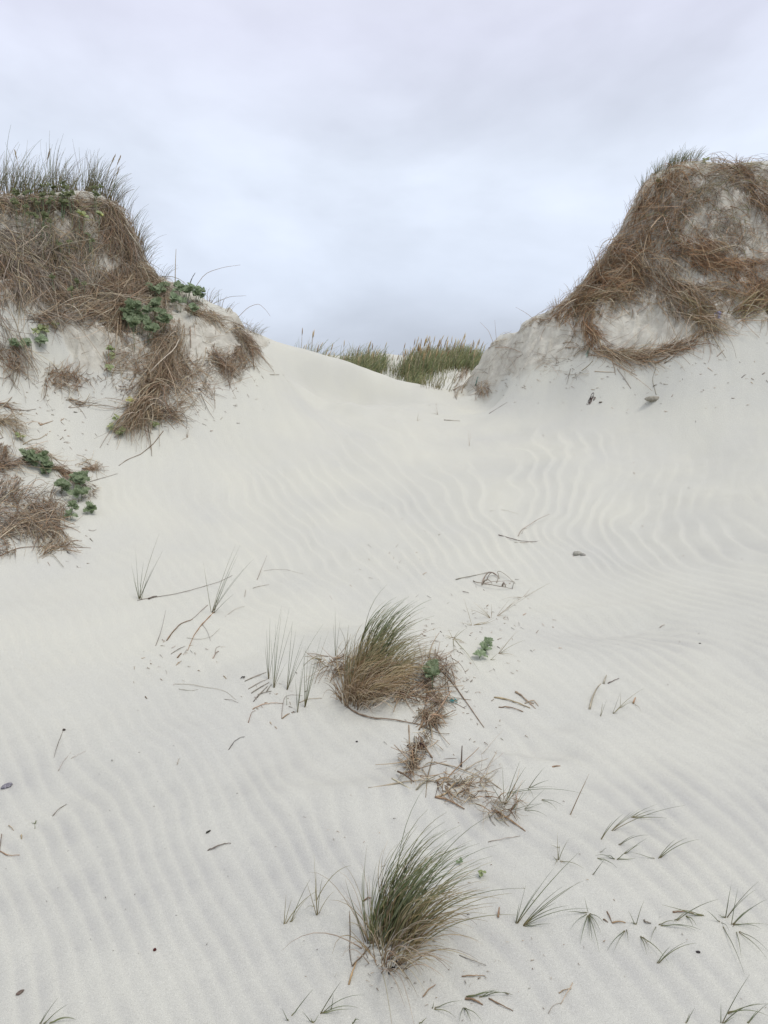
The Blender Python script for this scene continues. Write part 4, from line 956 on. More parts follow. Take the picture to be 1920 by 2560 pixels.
curls(1132, 1756, 9, .022, .0022, 'frayed teal rope scrap on the straw right of the middle tussock', TEAL, 'rope_scrap', 'rope', height=.012)
curls(1045, 1868, 9, .026, .0042, 'black curled seaweed on the debris trail', BLACK, 'seaweed', 'seaweed', height=.015)
curls(1024, 1866, 3, .012, .003, 'small black seaweed bit just left of the curled one', BLACK, 'seaweed', 'seaweed', height=.01)
curls(610, 1696, 2, .012, .003, 'tiny black hooked seaweed left of the dead stalks', BLACK, 'seaweed', 'seaweed', height=.01)
curls(1006, 2398, 3, .012, .0022, 'black crumpled bit right under the nearest tussock', BLACK, 'seaweed', 'seaweed', height=.01)
curls(978, 2427, 3, .010, .0022, 'second black bit lower under the nearest tussock', BLACK, 'seaweed', 'seaweed', height=.01)
curls(1480, 998, 7, .06, .004, 'dark dried seaweed on the slope under the right dune', BLACK * 1.6, 'seaweed', 'seaweed', height=.02)
curls(1795, 790, 7, .045, .009, 'scrap of blue net caught in the straw of the right dune', np.array([(.16, .22, .48), (.28, .33, .58), (.42, .44, .6)]), 'net_scrap', 'net', height=.05)
curls(1470, 880, 4, .035, .006, 'pale green rope shred at the left of the straw loop', np.array([(.28, .42, .36), (.35, .5, .42)]), 'rope_scrap', 'rope', height=.02)
curls(1190, 958, 3, .03, .007, 'small green rope shred at the foot of the crumbling lobe', np.array([(.10, .26, .22), (.14, .3, .26)]), 'rope_scrap', 'rope', height=.03)
# ---------------------------------------------------------------- matted dead grass on the dunes
def normals(P):
    e = .10
    nx = -(H(P[..., 0] + e, P[..., 1]) - H(P[..., 0] - e, P[..., 1])) / (2 * e); ny = -(H(P[..., 0], P[..., 1] + e) - H(P[..., 0], P[..., 1] - e)) / (2 * e)
    n = np.stack([nx, ny, np.ones_like(nx)], -1); return n / np.linalg.norm(n, axis=-1, keepdims=True)
DENS = 0.62
CLUMP = 1.0
# bare sand showing between the mats (photo px ellipses)
BARE = [(285, 674, 60, 17), (45, 832, 60, 42), (545, 850, 60, 34), (150, 860, 50, 28), (110, 770, 20, 14), (1600, 840, 95, 36), (1850, 800, 60, 16), (1745, 560, 22, 16), (1820, 500, 30, 14), (1800, 600, 34, 12), (1880, 560, 26, 12),
        (1850, 690, 30, 12), (1700, 520, 24, 12), (1880, 640, 34, 10), (1760, 700, 26, 9), (1680, 620, 20, 9), (480, 870, 20, 16), (235, 600, 14, 14), (170, 560, 14, 18), (1780, 455, 40, 10), (1900, 440, 24, 9)]
def drape(starts, ang, length, curve, r, pal, lift=.03, K=7, s=None, tip_lift=0.0, droop=0.0):
    """strands over the surface: starts (N,2) photo px, ang degrees in the photo (0 right, 90 down), length px"""
    s = s or Strands()
    keep = rng.random(len(starts)) < DENS
    odd = rng.random(len(starts)) < np.where(starts[:, 0] > 1650, .38, .08)
    for f in (.3, .6, .9):
        mx_, my_ = starts[:, 0] + np.cos(np.radians(ang)) * length * f, starts[:, 1] + np.sin(np.radians(ang)) * length * f
        for bx, by, ba, bb in BARE:
            keep &= (((mx_ - bx) / ba) ** 2 + ((my_ - by) / bb) ** 2 + .75 * noise(mx_ / 15, my_ / 9, 90) > .9) | odd
    starts, ang, length, curve = starts[keep], np.asarray(ang)[keep], np.asarray(length)[keep], np.asarray(curve)[keep]
    N_ = len(starts)
    t = np.linspace(0, 1, K)[None]
    tuft_a = 30 * noise(starts[:, 0] / 13, starts[:, 1] / 11, 95) + 14 * noise(starts[:, 0] / 5, starts[:, 1] / 5, 96)
    a = np.radians(ang + tuft_a * CLUMP)[:, None] + curve[:, None] * (t - .3) + .12 * np.sin(t * 5 + rng.uniform(0, 6, (N_, 1)))
    dx, dy = np.cos(a) * length[:, None] / (K - 1), np.sin(a) * length[:, None] / (K - 1)
    X = starts[:, :1] + np.cumsum(dx, 1) - dx[:, :1]; Y = starts[:, 1:2] + np.cumsum(dy, 1) - dy[:, :1]
    P = at(X, Y)
    jump = np.abs(np.diff(P[..., 1], axis=1)).max(1)
    ok = ~np.isnan(P[..., 1]).any(1) & (jump < .32)
    P = P[ok]; n = len(P)
    if n == 0: return s
    N3 = normals(P)
    h0 = rng.random(n) ** 1.6 * lift * (1 + .9 * noise(P[:, 0, 0] * 5, P[:, 0, 2] * 5, 97))
    off = .003 + h0[:, None] * (.35 + np.sin(math.pi * np.clip(t * .9 + .05, 0, 1))) + tip_lift * rng.uniform(0, 1, (n, 1)) ** 2 * t ** 2
    P = P + N3 * off[..., None]
    P[:, 1:-1] = P[:, 1:-1] * .5 + (P[:, :-2] + P[:, 2:]) * .25
    R = (r * np.exp(rng.normal(-.12, .38, n)).clip(.4, 2.0))[:, None] * (1 - .55 * t)
    C = pick(pal, n, .32)[:, None] * (1 + .15 * (t[..., None] - .5) * rng.uniform(-1, 1, (n, 1, 1)))
    s.add(P, R, C)
    return s
def line_pts(line, n, half):
    q = np.array(line, float); seg = np.concatenate([[0], np.cumsum(np.hypot(*np.diff(q, axis=0).T))]); tt = rng.uniform(0, seg[-1], n)
    x, y = np.interp(tt, seg, q[:, 0]), np.interp(tt, seg, q[:, 1])
    e = 4
    dx = np.interp(tt + e, seg, q[:, 0]) - np.interp(tt - e, seg, q[:, 0]); dy = np.interp(tt + e, seg, q[:, 1]) - np.interp(tt - e, seg, q[:, 1])
    dl = np.hypot(dx, dy) + 1e-9
    o = rng.normal(0, .5, n) * half
    return np.stack([x - dy / dl * o, y + dx / dl * o], -1), np.degrees(np.arctan2(dy, dx))
def quad_pts(x0, y0, x1, y1, n, thr=-9., sc=38.0, seed=0):
    P = np.stack([rng.uniform(x0, x1, n), rng.uniform(y0, y1, n)], -1)
    m = noise(P[:, 0] / sc + seed, P[:, 1] / sc, 61 + seed) > thr
    # fray the edges of the rectangle
    ex = np.minimum(P[:, 0] - x0, x1 - P[:, 0]) / (.5 * (x1 - x0)); ey = np.minimum(P[:, 1] - y0, y1 - P[:, 1]) / (.5 * (y1 - y0))
    return P[m & (np.minimum(ex, ey) + .25 * noise(P[:, 0] / 14, P[:, 1] / 14, 70) > .02)]
def mat_of_straw(label, items, name='dead_grass_mat', sh=None):
    s = Strands()
    for it in items:
        kind = it[0]
        if kind == 'line':
            _, line, half, n, length, jit, r, pal, lift = it[:9]
            P, a = line_pts(line, n, half); a = a + rng.normal(0, jit, len(P))
            hole = noise(P[:, 0] / 26 + half, P[:, 1] / 20, 81) + .5 * noise(P[:, 0] / 10, P[:, 1] / 9, 82)
            k_ = (hole > -.12) | (rng.random(len(P)) < .25); P, a = P[k_], a[k_] + 14 * hole[k_]
            P = P - np.stack([np.cos(np.radians(a)), np.sin(np.radians(a))], -1) * length * .4
        else:
            _, x0, y0, x1, y1, n, ang, jit, length, r, pal, lift = it[:12]
            thr = it[12] if len(it) > 12 else -9.
            P = quad_pts(x0, y0, x1, y1, n, thr, seed=int(x0) % 7); a = ang + rng.normal(0, jit, len(P))
        L_ = length * rng.uniform(.5, 1.25, len(P))
        drape(P, a, L_, rng.normal(0, .75, len(P)), r, pal, lift, 7, s, tip_lift=.07)
        m_ = len(P) // 14          # stray longer stalks lying across the mat
        if m_ > 3: drape(P[:m_], a[:m_] + rng.normal(0, 30, m_), L_[:m_] * 1.5, rng.normal(0, .5, m_), r * 1.45, np.concatenate([C_STRAW, C_PALE]), lift * 1.2, 7, s, tip_lift=.10)
    o = s.build(name, STRAW, None, at1(*(items[0][1][0] if items[0][0] == 'line' else (items[0][1] + 20, items[0][2] + 20))) if False else None)
    return tag(o, label, 'dead grass', None, 'stuff')
RB = .0031
C_RUST = np.array([(.36, .215, .12), (.27, .165, .095), (.44, .28, .165), (.50, .36, .225), (.19, .12, .075)])
mix1 = np.concatenate([C_BROWN, C_GREY, C_STRAW[2:3]])
mix2 = np.concatenate([C_STRAW, C_BROWN, C_PALE[:1]])
OG = np.concatenate([OLIVE * .8, C_BROWN, C_GREY])
mat_of_straw('dark shaggy dead grass covering the steep block of the left dune', [
    ('quad', -80, 495, 330, 680, 3000, 80, 38, 55, RB, np.concatenate([mix1, OLIVE * .8]), .09, -.35),
    ('quad', -60, 495, 300, 530, 1000, 60, 60, 40, RB, OG, .10),
    ('quad', 240, 510, 345, 690, 2000, 76, 22, 90, RB, mix1 * .9, .10),
    ('line', [(180, 540), (200, 600), (240, 650)], 22, 260, 110, 10, RB, C_PALE * .85, .08),
    ('line', [(270, 560), (300, 610), (320, 690)], 20, 420, 100, 9, RB, C_BROWN, .10),
    ('line', [(-20, 508), (120, 510), (240, 512), (320, 550)], 14, 1500, 60, 25, RB, mix1, .1)])
mat_of_straw('grey-brown sheaves of dead grass fanning down from the left edge', [
    ('line', [(-60, 580), (40, 590), (130, 650), (230, 720)], 30, 650, 130, 12, RB, np.concatenate([C_GREY, C_PALE * .8]), .10),
    ('line', [(-20, 580), (30, 650), (50, 740), (60, 790)], 34, 700, 120, 10, RB, np.concatenate([C_GREY, C_STRAW]), .10),
    ('line', [(30, 600), (90, 680), (130, 740)], 36, 520, 110, 10, RB, C_GREY * 1.1, .08),
    ('quad', -60, 600, 200, 720, 1300, 65, 25, 70, RB, mix1, .06)])
mat_of_straw('band of brown dead grass running level under the block to the mound crest', [
    ('line', [(80, 740), (180, 760), (260, 725), (340, 700), (400, 720)], 30, 1300, 75, 34, RB, np.concatenate([C_BROWN, C_STRAW]), .08),
    ('line', [(220, 790), (280, 770), (360, 730), (420, 760)], 26, 700, 80, 28, RB, mix2, .07),
    ('line', [(330, 660), (380, 700), (430, 720)], 14, 350, 70, 16, RB, C_STRAW, .08),
    ('line', [(90, 800), (200, 790), (300, 800)], 22, 500, 80, 25, RB, mix1, .06),
    ('line', [(370, 690), (385, 740), (400, 790)], 24, 300, 80, 18, RB, C_STRAW, .07)])
mat_of_straw('dark hanging dead grass at the left edge under the sheaves', [
    ('line', [(-10, 740), (10, 800), (40, 870), (60, 910)], 36, 800, 95, 12, RB, np.concatenate([C_GREY, C_BROWN * .8]), .09),
    ('line', [(50, 745), (62, 800), (66, 850)], 12, 260, 80, 8, RB, C_GREY, .06),
    ('line', [(-30, 860), (20, 900), (60, 930)], 30, 300, 60, 30, RB, mix1, .05)])
mat_of_straw('straw curtain hanging under the holly bushes of the left mound', [
    ('line', [(420, 830), (410, 880), (400, 940), (420, 960)], 48, 1000, 85, 24, RB, mix2, .09),
    ('line', [(300, 760), (290, 810), (310, 850)], 26, 300, 80, 22, RB, mix2, .06),
    ('quad', 280, 900, 540, 985, 900, 30, 70, 60, RB, mix1, .05, -.2),
    ('line', [(250, 770), (300, 800), (420, 800)], 24, 330, 70, 26, RB, mix2, .05),
    ('line', [(520, 850), (560, 920), (600, 940)], 30, 400, 60, 50, RB, mix1, .05),
    ('line', [(270, 910), (380, 900), (480, 940)], 40, 500, 60, 60, RB, mix2, .05),
    ('quad', 440, 790, 600, 900, 420, 60, 45, 45, RB * .9, mix1, .04, .1)])
mat_of_straw('dense tongue of straw pouring down to a point at the foot of the left mound', [
    ('line', [(390, 940), (370, 990), (345, 1040), (335, 1080)], 30, 1100, 75, 15, RB, mix2, .09),
    ('line', [(345, 1010), (400, 1030), (455, 1050)], 18, 330, 55, 28, RB, mix1, .07),
    ('line', [(330, 1060), (410, 1040), (480, 1010)], 14, 200, 70, 16, RB, mix2, .06),
    ('line', [(300, 1085), (340, 1060), (370, 1000)], 10, 120, 60, 20, RB, C_STRAW, .06)])
mat_of_straw('fringe of straw along the crest of the left mound ending in a drooping tip', [
    ('line', [(480, 770), (540, 800), (590, 830), (640, 870)], 14, 750, 55, 18, RB, np.concatenate([C_BROWN, C_STRAW]), .08),
    ('line', [(590, 830), (625, 860), (640, 895)], 22, 700, 50, 20, RB, np.concatenate([C_GREY, C_BROWN, C_PALE * .8]), .09),
    ('line', [(600, 860), (590, 900), (600, 920)], 20, 300, 45, 22, RB, mix1, .08),
    ('line', [(540, 900), (580, 925), (625, 915)], 10, 220, 50, 14, RB, C_BROWN, .05)])
mat_of_straw('small brown clump of roots and straw on the sand left of the hanging tongue', [
    ('quad', 110, 920, 205, 975, 420, 20, 70, 34, RB * .9, C_BROWN, .05), ('line', [(180, 1005), (210, 1012), (250, 1005)], 7, 110, 46, 10, RB, C_BROWN, .04),
    ('quad', 200, 880, 330, 1010, 330, 40, 70, 26, RB * .8, mix1 * .8, .02, .2)])
mat_of_straw('straw bundle entering from the left edge beside tiny green shoots', [
    ('line', [(-30, 1050), (30, 1060), (60, 1090)], 12, 260, 55, 14, RB, C_STRAW, .05), ('line', [(-30, 1010), (20, 1020), (40, 1032)], 5, 40, 60, 8, RB, C_BROWN, .03),
    ('line', [(10, 1120), (5, 1150), (0, 1180)], 14, 150, 40, 24, RB, mix1, .03)])
mat_of_straw('small patch of straw around the upper low sea holly at the left edge', [
    ('line', [(-30, 1175), (40, 1160), (85, 1150)], 9, 300, 55, 10, RB, mix1, .04), ('line', [(80, 1125), (120, 1140), (150, 1155)], 5, 90, 60, 8, RB, C_STRAW, .03),
    ('line', [(140, 1175), (180, 1195), (205, 1210)], 8, 150, 50, 12, RB, C_BROWN, .04), ('line', [(200, 1160), (240, 1160), (250, 1180)], 7, 60, 44, 30, RB, C_STRAW, .04),
    ('line', [(215, 1175), (245, 1178)], 4, 50, 30, 10, RB, C_BROWN, .03), ('quad', 0, 1185, 60, 1240, 130, 130, 25, 44, RB, mix1, .03)])
mat_of_straw('lowest left patch of matted straw with long crossing stalks', [
    ('quad', -40, 1225, 150, 1340, 620, 20, 45, 62, RB, mix1, .07), ('line', [(-40, 1300), (40, 1315), (90, 1330)], 18, 200, 80, 10, RB, C_GREY, .05),
    ('quad', 60, 1250, 160, 1340, 300, 110, 35, 50, RB, mix2, .06), ('line', [(-40, 1370), (10, 1340), (60, 1310), (130, 1320)], 9, 200, 90, 10, RB, C_STRAW, .05),
    ('line', [(110, 1385), (140, 1370), (190, 1366)], 6, 110, 46, 12, RB, C_STRAW, .04), ('line', [(140, 1320), (160, 1340), (155, 1360)], 8, 60, 40, 22, RB, mix2, .03),
    ('quad', -20, 1355, 40, 1390, 120, 150, 30, 30, RB * .8, mix1, .02), ('quad', 205, 1210, 240, 1250, 90, 60, 40, 20, RB * .8, mix1, .02)])
mat_of_straw('brown cap of dead grass along the left skyline of the right dune', [
    ('line', [(1900, 412), (1800, 415), (1700, 428), (1640, 470), (1590, 540), (1540, 610), (1500, 670), (1430, 740), (1370, 800)], 26, 2600, 75, 24, RB, np.concatenate([C_RUST, C_STRAW]), .10),
    ('line', [(1960, 420), (1850, 425), (1760, 450), (1680, 520), (1640, 580)], 42, 1400, 80, 28, RB, OG, .10),
    ('line', [(1700, 450), (1640, 540), (1560, 620), (1500, 680)], 62, 1800, 80, 32, RB, C_RUST, .10),
    ('quad', 1580, 500, 1720, 620, 600, 100, 30, 60, RB, C_RUST, .08, -.1)])
mat_of_straw('broad sweep of brown straw crossing the right dune down to the right', [
    ('line', [(1490, 690), (1560, 650), (1640, 680), (1700, 740), (1760, 790), (1810, 815)], 46, 2000, 80, 24, RB, np.concatenate([C_RUST, C_STRAW, C_PALE * .85]), .10),
    ('line', [(1400, 790), (1450, 740), (1530, 700), (1600, 690)], 52, 1900, 75, 30, RB, C_RUST, .09),
    ('line', [(1440, 790), (1500, 740), (1600, 730)], 26, 500, 70, 20, RB, np.concatenate([C_STRAW, GOLD]), .07),
    ('line', [(1700, 740), (1740, 790), (1790, 805)], 14, 300, 80, 8, RB, GOLD, .07)])
mat_of_straw('loop of brown straw swinging round a bare sand hollow on the right dune', [
    ('line', [(1478, 790), (1466, 830), (1485, 860), (1540, 885), (1600, 893), (1680, 878), (1750, 850), (1800, 820)], 16, 900, 70, 14, RB, np.concatenate([C_RUST, C_STRAW]), .05),
    ('line', [(1480, 780), (1470, 820), (1500, 860)], 20, 350, 60, 14, RB, C_RUST, .05),
    ('line', [(1500, 880), (1560, 892), (1640, 893)], 10, 260, 90, 6, RB, C_STRAW, .04)])
mat_of_straw('patchy straw and roots over the eroded face of the right dune', [
    ('quad', 1650, 430, 1960, 640, 2300, 45, 50, 46, RB * .9, np.concatenate([OG, C_PALE * .7]), .05, .0),
    ('quad', 1620, 560, 1960, 790, 1500, 20, 40, 50, RB * .9, mix1, .04, .15),
    ('line', [(1850, 440), (1900, 500), (1960, 560)], 26, 500, 70, 14, RB, C_RUST * .85, .08),
    ('line', [(1700, 620), (1800, 650), (1900, 720), (1960, 760)], 30, 1100, 70, 26, RB, C_RUST, .08),
    ('line', [(1740, 660), (1850, 670), (1960, 650)], 20, 500, 70, 26, RB, C_RUST, .07),
    ('line', [(1700, 720), (1820, 735), (1960, 745)], 14, 400, 80, 10, RB, np.concatenate([C_RUST, GOLD]), .06),
    ('quad', 1520, 560, 1960, 800, 1500, 85, 40, 45, RB * .9, np.concatenate([C_STRAW, C_RUST, C_PALE * .8]), .07),
    ('quad', 1680, 425, 1960, 600, 1100, 95, 45, 40, RB * .9, np.concatenate([C_GREY, C_RUST]), .05),
    ('line', [(1850, 790), (1900, 760), (1970, 740)], 20, 600, 70, 12, RB, np.concatenate([C_RUST, OLIVE]), .08)])
mat_of_straw('wisps of straw and root on the crumbling lobe left of the right dune', [
    ('line', [(1160, 960), (1200, 880), (1250, 842), (1310, 815), (1370, 795)], 10, 420, 50, 16, RB, C_STRAW, .06),
    ('line', [(1140, 980), (1165, 930), (1175, 900)], 10, 420, 46, 12, RB, np.concatenate([C_BROWN * .8, C_STRAW]), .07),
    ('quad', 1190, 840, 1480, 940, 420, 160, 40, 40, RB * .8, C_GREY * 1.1, .02, -.05),
    ('quad', 1190, 950, 1225, 985, 160, 90, 50, 26, RB, C_BROWN, .04),
    ('line', [(1420, 870), (1450, 868), (1500, 862)], 8, 90, 50, 30, RB, mix1, .03)])
mat_of_straw('straw debris trail running down from the middle tussock', [
    ('quad', 985, 1640, 1090, 1730, 260, 20, 60, 60, .0022, mix2, .02), ('line', [(1000, 1740), (1060, 1740), (1110, 1760)], 20, 150, 60, 35, .0028, mix2, .02),
    ('line', [(1080, 1650), (1120, 1660), (1110, 1740), (1075, 1790)], 20, 170, 50, 40, .0022, mix1, .03),
    ('line', [(1040, 1790), (1080, 1800), (1105, 1815)], 20, 210, 50, 50, .0026, mix2, .03), ('line', [(1060, 1850), (1045, 1880), (1020, 1930)], 12, 150, 60, 22, .0024, mix2, .02),
    ('line', [(1095, 1735), (1075, 1800), (1060, 1860), (1025, 1935)], 20, 90, 60, 40, .0026, mix2, .015), ('line', [(1010, 1940), (1090, 1960), (1180, 1985)], 22, 110, 60, 40, .0024, mix2, .02),
    ('quad', 830, 1640, 880, 1690, 120, 30, 50, 30, .0022, C_BROWN, .02), ('quad', 795, 1640, 865, 1690, 80, 150, 50, 44, .0020, np.concatenate([C_BROWN, C_PALE * .8]), .04)])
mat_of_straw('wispy dead blades matted at the foot of the twig heap, right of centre', [
    ('quad', 1110, 1930, 1230, 2020, 130, 20, 50, 40, .0016, C_STRAW, .02), ('quad', 1210, 1990, 1290, 2050, 130, 60, 60, 40, .0016, np.concatenate([C_PALE, C_BROWN]), .03)])

# crumbs of straw scattered on the sand
def litter(label, areas):
    s = Strands()
    for (x, y, rx, ry, n, r, Lp, pal) in areas:
        P = np.stack([x + rng.normal(0, rx, n), y + rng.normal(0, ry, n)], -1)
        drape(P, rng.uniform(-40, 60, n), rng.uniform(.3, 1, n) * Lp, rng.normal(0, .5, n), r, pal, .003, 3, s)
    tag(s.build('straw_litter', STRAW), label, 'litter', None, 'stuff')
litter('crumbs and short broken straws strewn over the sand', [
    (1120, 1640, 70, 60, 150, .0018, 12, mix1), (1150, 1820, 90, 110, 90, .0016, 12, mix1), (1250, 1560, 90, 50, 70, .0020, 10, mix1), (430, 1640, 60, 40, 45, .002, 12, mix1), (700, 1740, 50, 40, 40, .002, 10, mix1),
    (1040, 2100, 200, 120, 40, .0013, 8, mix1), (1500, 2350, 220, 110, 40, .0012, 8, mix1), (1180, 2430, 120, 60, 40, .0012, 10, mix1), (960, 2430, 60, 30, 50, .0012, 12, mix1), (300, 2200, 250, 180, 45, .0012, 4, DARK),
    (400, 1020, 120, 40, 100, .0035, 12, mix1), (500, 950, 80, 30, 100, .0035, 10, mix1), (90, 1080, 70, 60, 90, .003, 12, mix1), (150, 980, 80, 50, 80, .003, 10, mix1), (130, 1330, 60, 50, 50, .003, 12, mix1),
    (1500, 920, 160, 30, 90, .004, 12, mix1), (1650, 920, 160, 60, 110, .0035, 9, mix1), (1550, 840, 60, 25, 40, .0035, 9, mix1), (1300, 960, 80, 30, 50, .004, 8, mix1), (1550, 1150, 250, 120, 22, .003, 6, mix1), (1700, 1500, 150, 200, 24, .002, 5, mix1), (980, 1400, 60, 60, 40, .0018, 12, mix1)])

# ---------------------------------------------------------------- standing grass on the dune tops
def skyline_y(px):
    ys = np.arange(330, 1010, 3.0)
    P = at(np.full(len(ys), float(px)), ys)
    ok = np.nonzero(~np.isnan(P[:, 1]))[0]
    return (ys[ok[0]], P[ok[0]]) if len(ok) else (None, None)
def top_clump(px, n, height, lean, label, group, tip=C_GREEN, base=GOLD, rad=.06, heads=0, back=.12, r=.0030, spread=.28, droop=.1, cat='grass tussock', singles=3):
    y, p = skyline_y(px)
    if p is None: return
    n = int(n * .8); height = height * (.74 if 'left dune' in label else 1)
    p = p + [0, back, 0]; p[2] = H(p[0], p[1])
    root = empty('marram_clump', p, label, cat, group)
    s = Strands()
    P = tuft_paths(p, n, (height * .5, height), spread, (lean, .05, 0), droop, 8, rad)
    s.add(P, blade_r(n, 8, r, .3), blade_c(n, 8, tip, base, .35, .3))
    tag(s.build('blades', BLADE, root, p), kind='stuff')
    for k in range(singles):
        s = Strands(); P = tuft_paths(p, 1, (height, height * 1.25), spread * 1.2, (lean * .8, 0, 0), droop, 9, rad)
        s.add(P, blade_r(1, 9, r * 1.15, .3), blade_c(1, 9, tip, base, .3)); s.build('blade', BLADE, root, p)
    for k in range(heads):
        P = tuft_paths(p, 1, (height * .95, height * 1.1), .18, (lean * .3, 0, 0), .02, 7, rad)
        s = Strands(); s.add(P, np.full((1, 7), .0028), blade_c(1, 7, GOLD)); s.build('stalk', STRAW, root, p)
        d = P[0, -1] - P[0, -2]; seed_head(root, P[0, -1] - d * .5, d, .13, .010)
GT = 'marram clumps standing along the top of the left dune'
tops = [(-25, 60, .85, .5, 0), (12, 55, .95, .45, 0), (35, 40, .6, .3, 0), (52, 55, .8, .15, 1), (75, 60, .62, .35, 0), (90, 40, .7, .45, 1), (112, 35, .5, .3, 0), (132, 60, .95, .45, 0), (150, 30, .55, .35, 0), (165, 30, .5, .2, 0), (182, 26, .5, .4, 0),
        (200, 26, .5, .3, 0), (218, 60, .80, .55, 0), (238, 40, .8, .35, 1), (256, 50, .75, .8, 1), (272, 40, .6, 1.1, 1), (290, 20, .55, .5, 0), (312, 24, .75, .45, 0), (330, 16, .5, .5, 0)]
desc = ['tall sparse clump cut by the left edge', 'tallest arching clump near the left edge', 'low thin clump second from the left edge', 'upright clump with a buff seed head, left part of the top', 'bushy green clump left part of the top', 'clump with a slanting green seed head',
        'short grey clump left of the tall middle one', 'tall middle clump with golden base', 'low thin clump right of the tall middle one', 'sparse short clump at mid top', 'sparse short clump just right of mid top', 'short thin clump before the right group',
        'dense tall clump leaning right', 'upright clump with brown seed heads', 'reddish-based clump leaning right', 'clump swept far to the right with a lone seed head', 'thin short clump by the rim end', 'lone tall thin clump at the rim end', 'last sparse tuft over the right rim']
for (px, n, h, ln, hd), d in zip(tops, desc):
    top_clump(px, n, h, ln, d + ' of the left dune', GT, tip=np.concatenate([C_GREEN, OLIVE, C_GREY]), heads=hd, rad=.07, spread=.34)
# short blades sticking out along the right flank of the block and the mound crest
for (px, n, h, ln, d, bk) in [(345, 34, .38, .8, 'wispy tuft high on the right flank of the block', .02), (350, 30, .40, 1.0, 'wispy tuft lower on the right flank of the block', .0), (365, 26, .35, 1.1, 'sprawling tuft at the foot of the right flank of the block', 0.),
                              (400, 12, .30, .9, 'thin tuft on the crest left of the holly', 0.), (520, 12, .28, .8, 'thin tuft on the crest right of the holly', 0.), (560, 14, .24, .7, 'thin tuft midway along the crest fringe', 0.), (615, 24, .22, .9, 'short tuft where the crest fringe ends', 0.),
                              (640, 34, .26, 1.0, 'grey-green tuft on the drooping tip of the left mound', -.1)]:
    top_clump(px, n, h, ln, d, 'wispy tufts along the crest of the left mound', tip=np.concatenate([C_GREEN, C_STRAW, C_GREY]), base=C_BROWN, rad=.09, back=bk, spread=.5, droop=.25, r=.0026, singles=2)
for (px, n, h, ln, d) in [(1625, 60, .26, .5, 'dark green tuft on the left shoulder of the right dune'), (1660, 90, .28, .55, 'thick green tuft at the top left corner of the right dune'), (1695, 110, .30, .6, 'tallest green tuft on the right dune'), (1730, 70, .30, .6, 'green tuft fading right on the top of the right dune'),
                          (1800, 34, .18, .8, 'short dry tuft on the flat top of the right dune'), (1860, 34, .18, .8, 'short dry tuft nearer the right edge'), (1590, 34, .22, .2, 'short dry tuft on the upper left flank'), (1550, 28, .24, -.1, 'sparse dry tuft midway down the left flank'),
                          (1500, 30, .30, -.2, 'spiky dry tuft where the left flank bends'), (1440, 28, .26, -.3, 'spiky dry tuft low on the left flank'), (1390, 26, .24, -.4, 'short spiky tuft at the start of the flank'), (1190, 22, .26, -.4, 'thin dry tuft on the crest of the crumbling lobe'), (1165, 34, .3, -.5, 'dark dry tuft at the left tip of the crumbling lobe')]:
    gr = 'green' in d
    top_clump(px, n, h, ln, d, 'tufts along the outline of the right dune', tip=np.concatenate([C_GREEN * .9, OLIVE]) if gr else C_STRAW, base=C_BROWN, rad=.12, back=.03, spread=.45, droop=.25 if gr else .15, r=.0030, singles=1)

def air_stem(fr, pts, label, r=.003, pal=C_BROWN, dY=None, cat='dry stalk', name='dry_stalk'):
    """a stem that starts on the surface and reaches into the air"""
    B = at1(*zz(fr, *pts[0]))
    k = 0
    while B[1] != B[1] and k < 30:
        k += 1; q = zz(fr, *pts[0]); B = at1(q[0], q[1] + 2 * k)
    P = [B - [0, 0, .02]]
    for j, q in enumerate(pts[1:]):
        u, v = zz(fr, *q); P.append([float(c) for c in on_ray(u, v, B[1] + .03 * (j + 1))])
    P = np.array(P, float); K = len(P)
    t = np.linspace(0, K - 1, 3 * K); P = np.stack([np.interp(t, np.arange(K), P[:, c]) for c in range(3)], -1)
    P[1:-1] = P[1:-1] * .5 + (P[:-2] + P[2:]) * .25
    s = Strands(); s.add(P[None], (r * (1 - .6 * np.linspace(0, 1, len(P))))[None], np.repeat(pick(pal, 1)[:, None], len(P), 1))
    return tag(s.build(name, STRAW, None, B), label, cat)
o = air_stem('L1', [(1008, 860), (1010, 740), (1014, 650)], 'straight straw-coloured flower stalk standing on the crest of the left mound', .0085, C_STRAW)
air_stem('L1', [(1080, 855), (1105, 820), (1125, 788)], 'dark broken twig end on the crest beside the flower stalk', .010, DARK)
air_stem('L1', [(1105, 825), (1180, 790), (1290, 755), (1385, 743)], 'long thin stem arching right off the dark twig on the crest', .0050, C_BROWN)
air_stem('L1', [(1220, 935), (1320, 925), (1418, 920)], 'level stem poking out right of the crest holly', .0045, C_BROWN)
air_stem('L1', [(1370, 1010), (1430, 985), (1490, 965), (1530, 1000), (1557, 1038)], 'bent stem with a fork hanging over the right end of the crest', .0045, C_BROWN)
air_stem('L1', [(1470, 970), (1458, 950)], 'short fork on the bent stem at the crest end', .004, C_BROWN)
air_stem('R1', [(345, 985), (270, 930), (205, 893)], 'dark stem crossing another over the crumbling lobe, pointing left', .0055, C_GREY)
air_stem('R1', [(250, 1000), (340, 930), (455, 842)], 'thin stem crossing the dark one, pointing up right', .0038, C_STRAW)
air_stem('R1', [(75, 1080), (50, 1030), (0, 980)], 'curved thin stem at the left end of the crumbling lobe', .0048, C_BROWN)
air_stem('R1', [(95, 1065), (88, 1010), (85, 968)], 'upright thin stem on the crumbling lobe', .0036, C_BROWN)
air_stem('R1', [(780, 580), (720, 555), (662, 543)], 'straw jutting left from the flank of the right dune', .0045, C_GREY)
air_stem('R1', [(755, 590), (765, 530), (782, 508)], 'thin stem jutting up from the flank of the right dune', .0045, C_GREY)
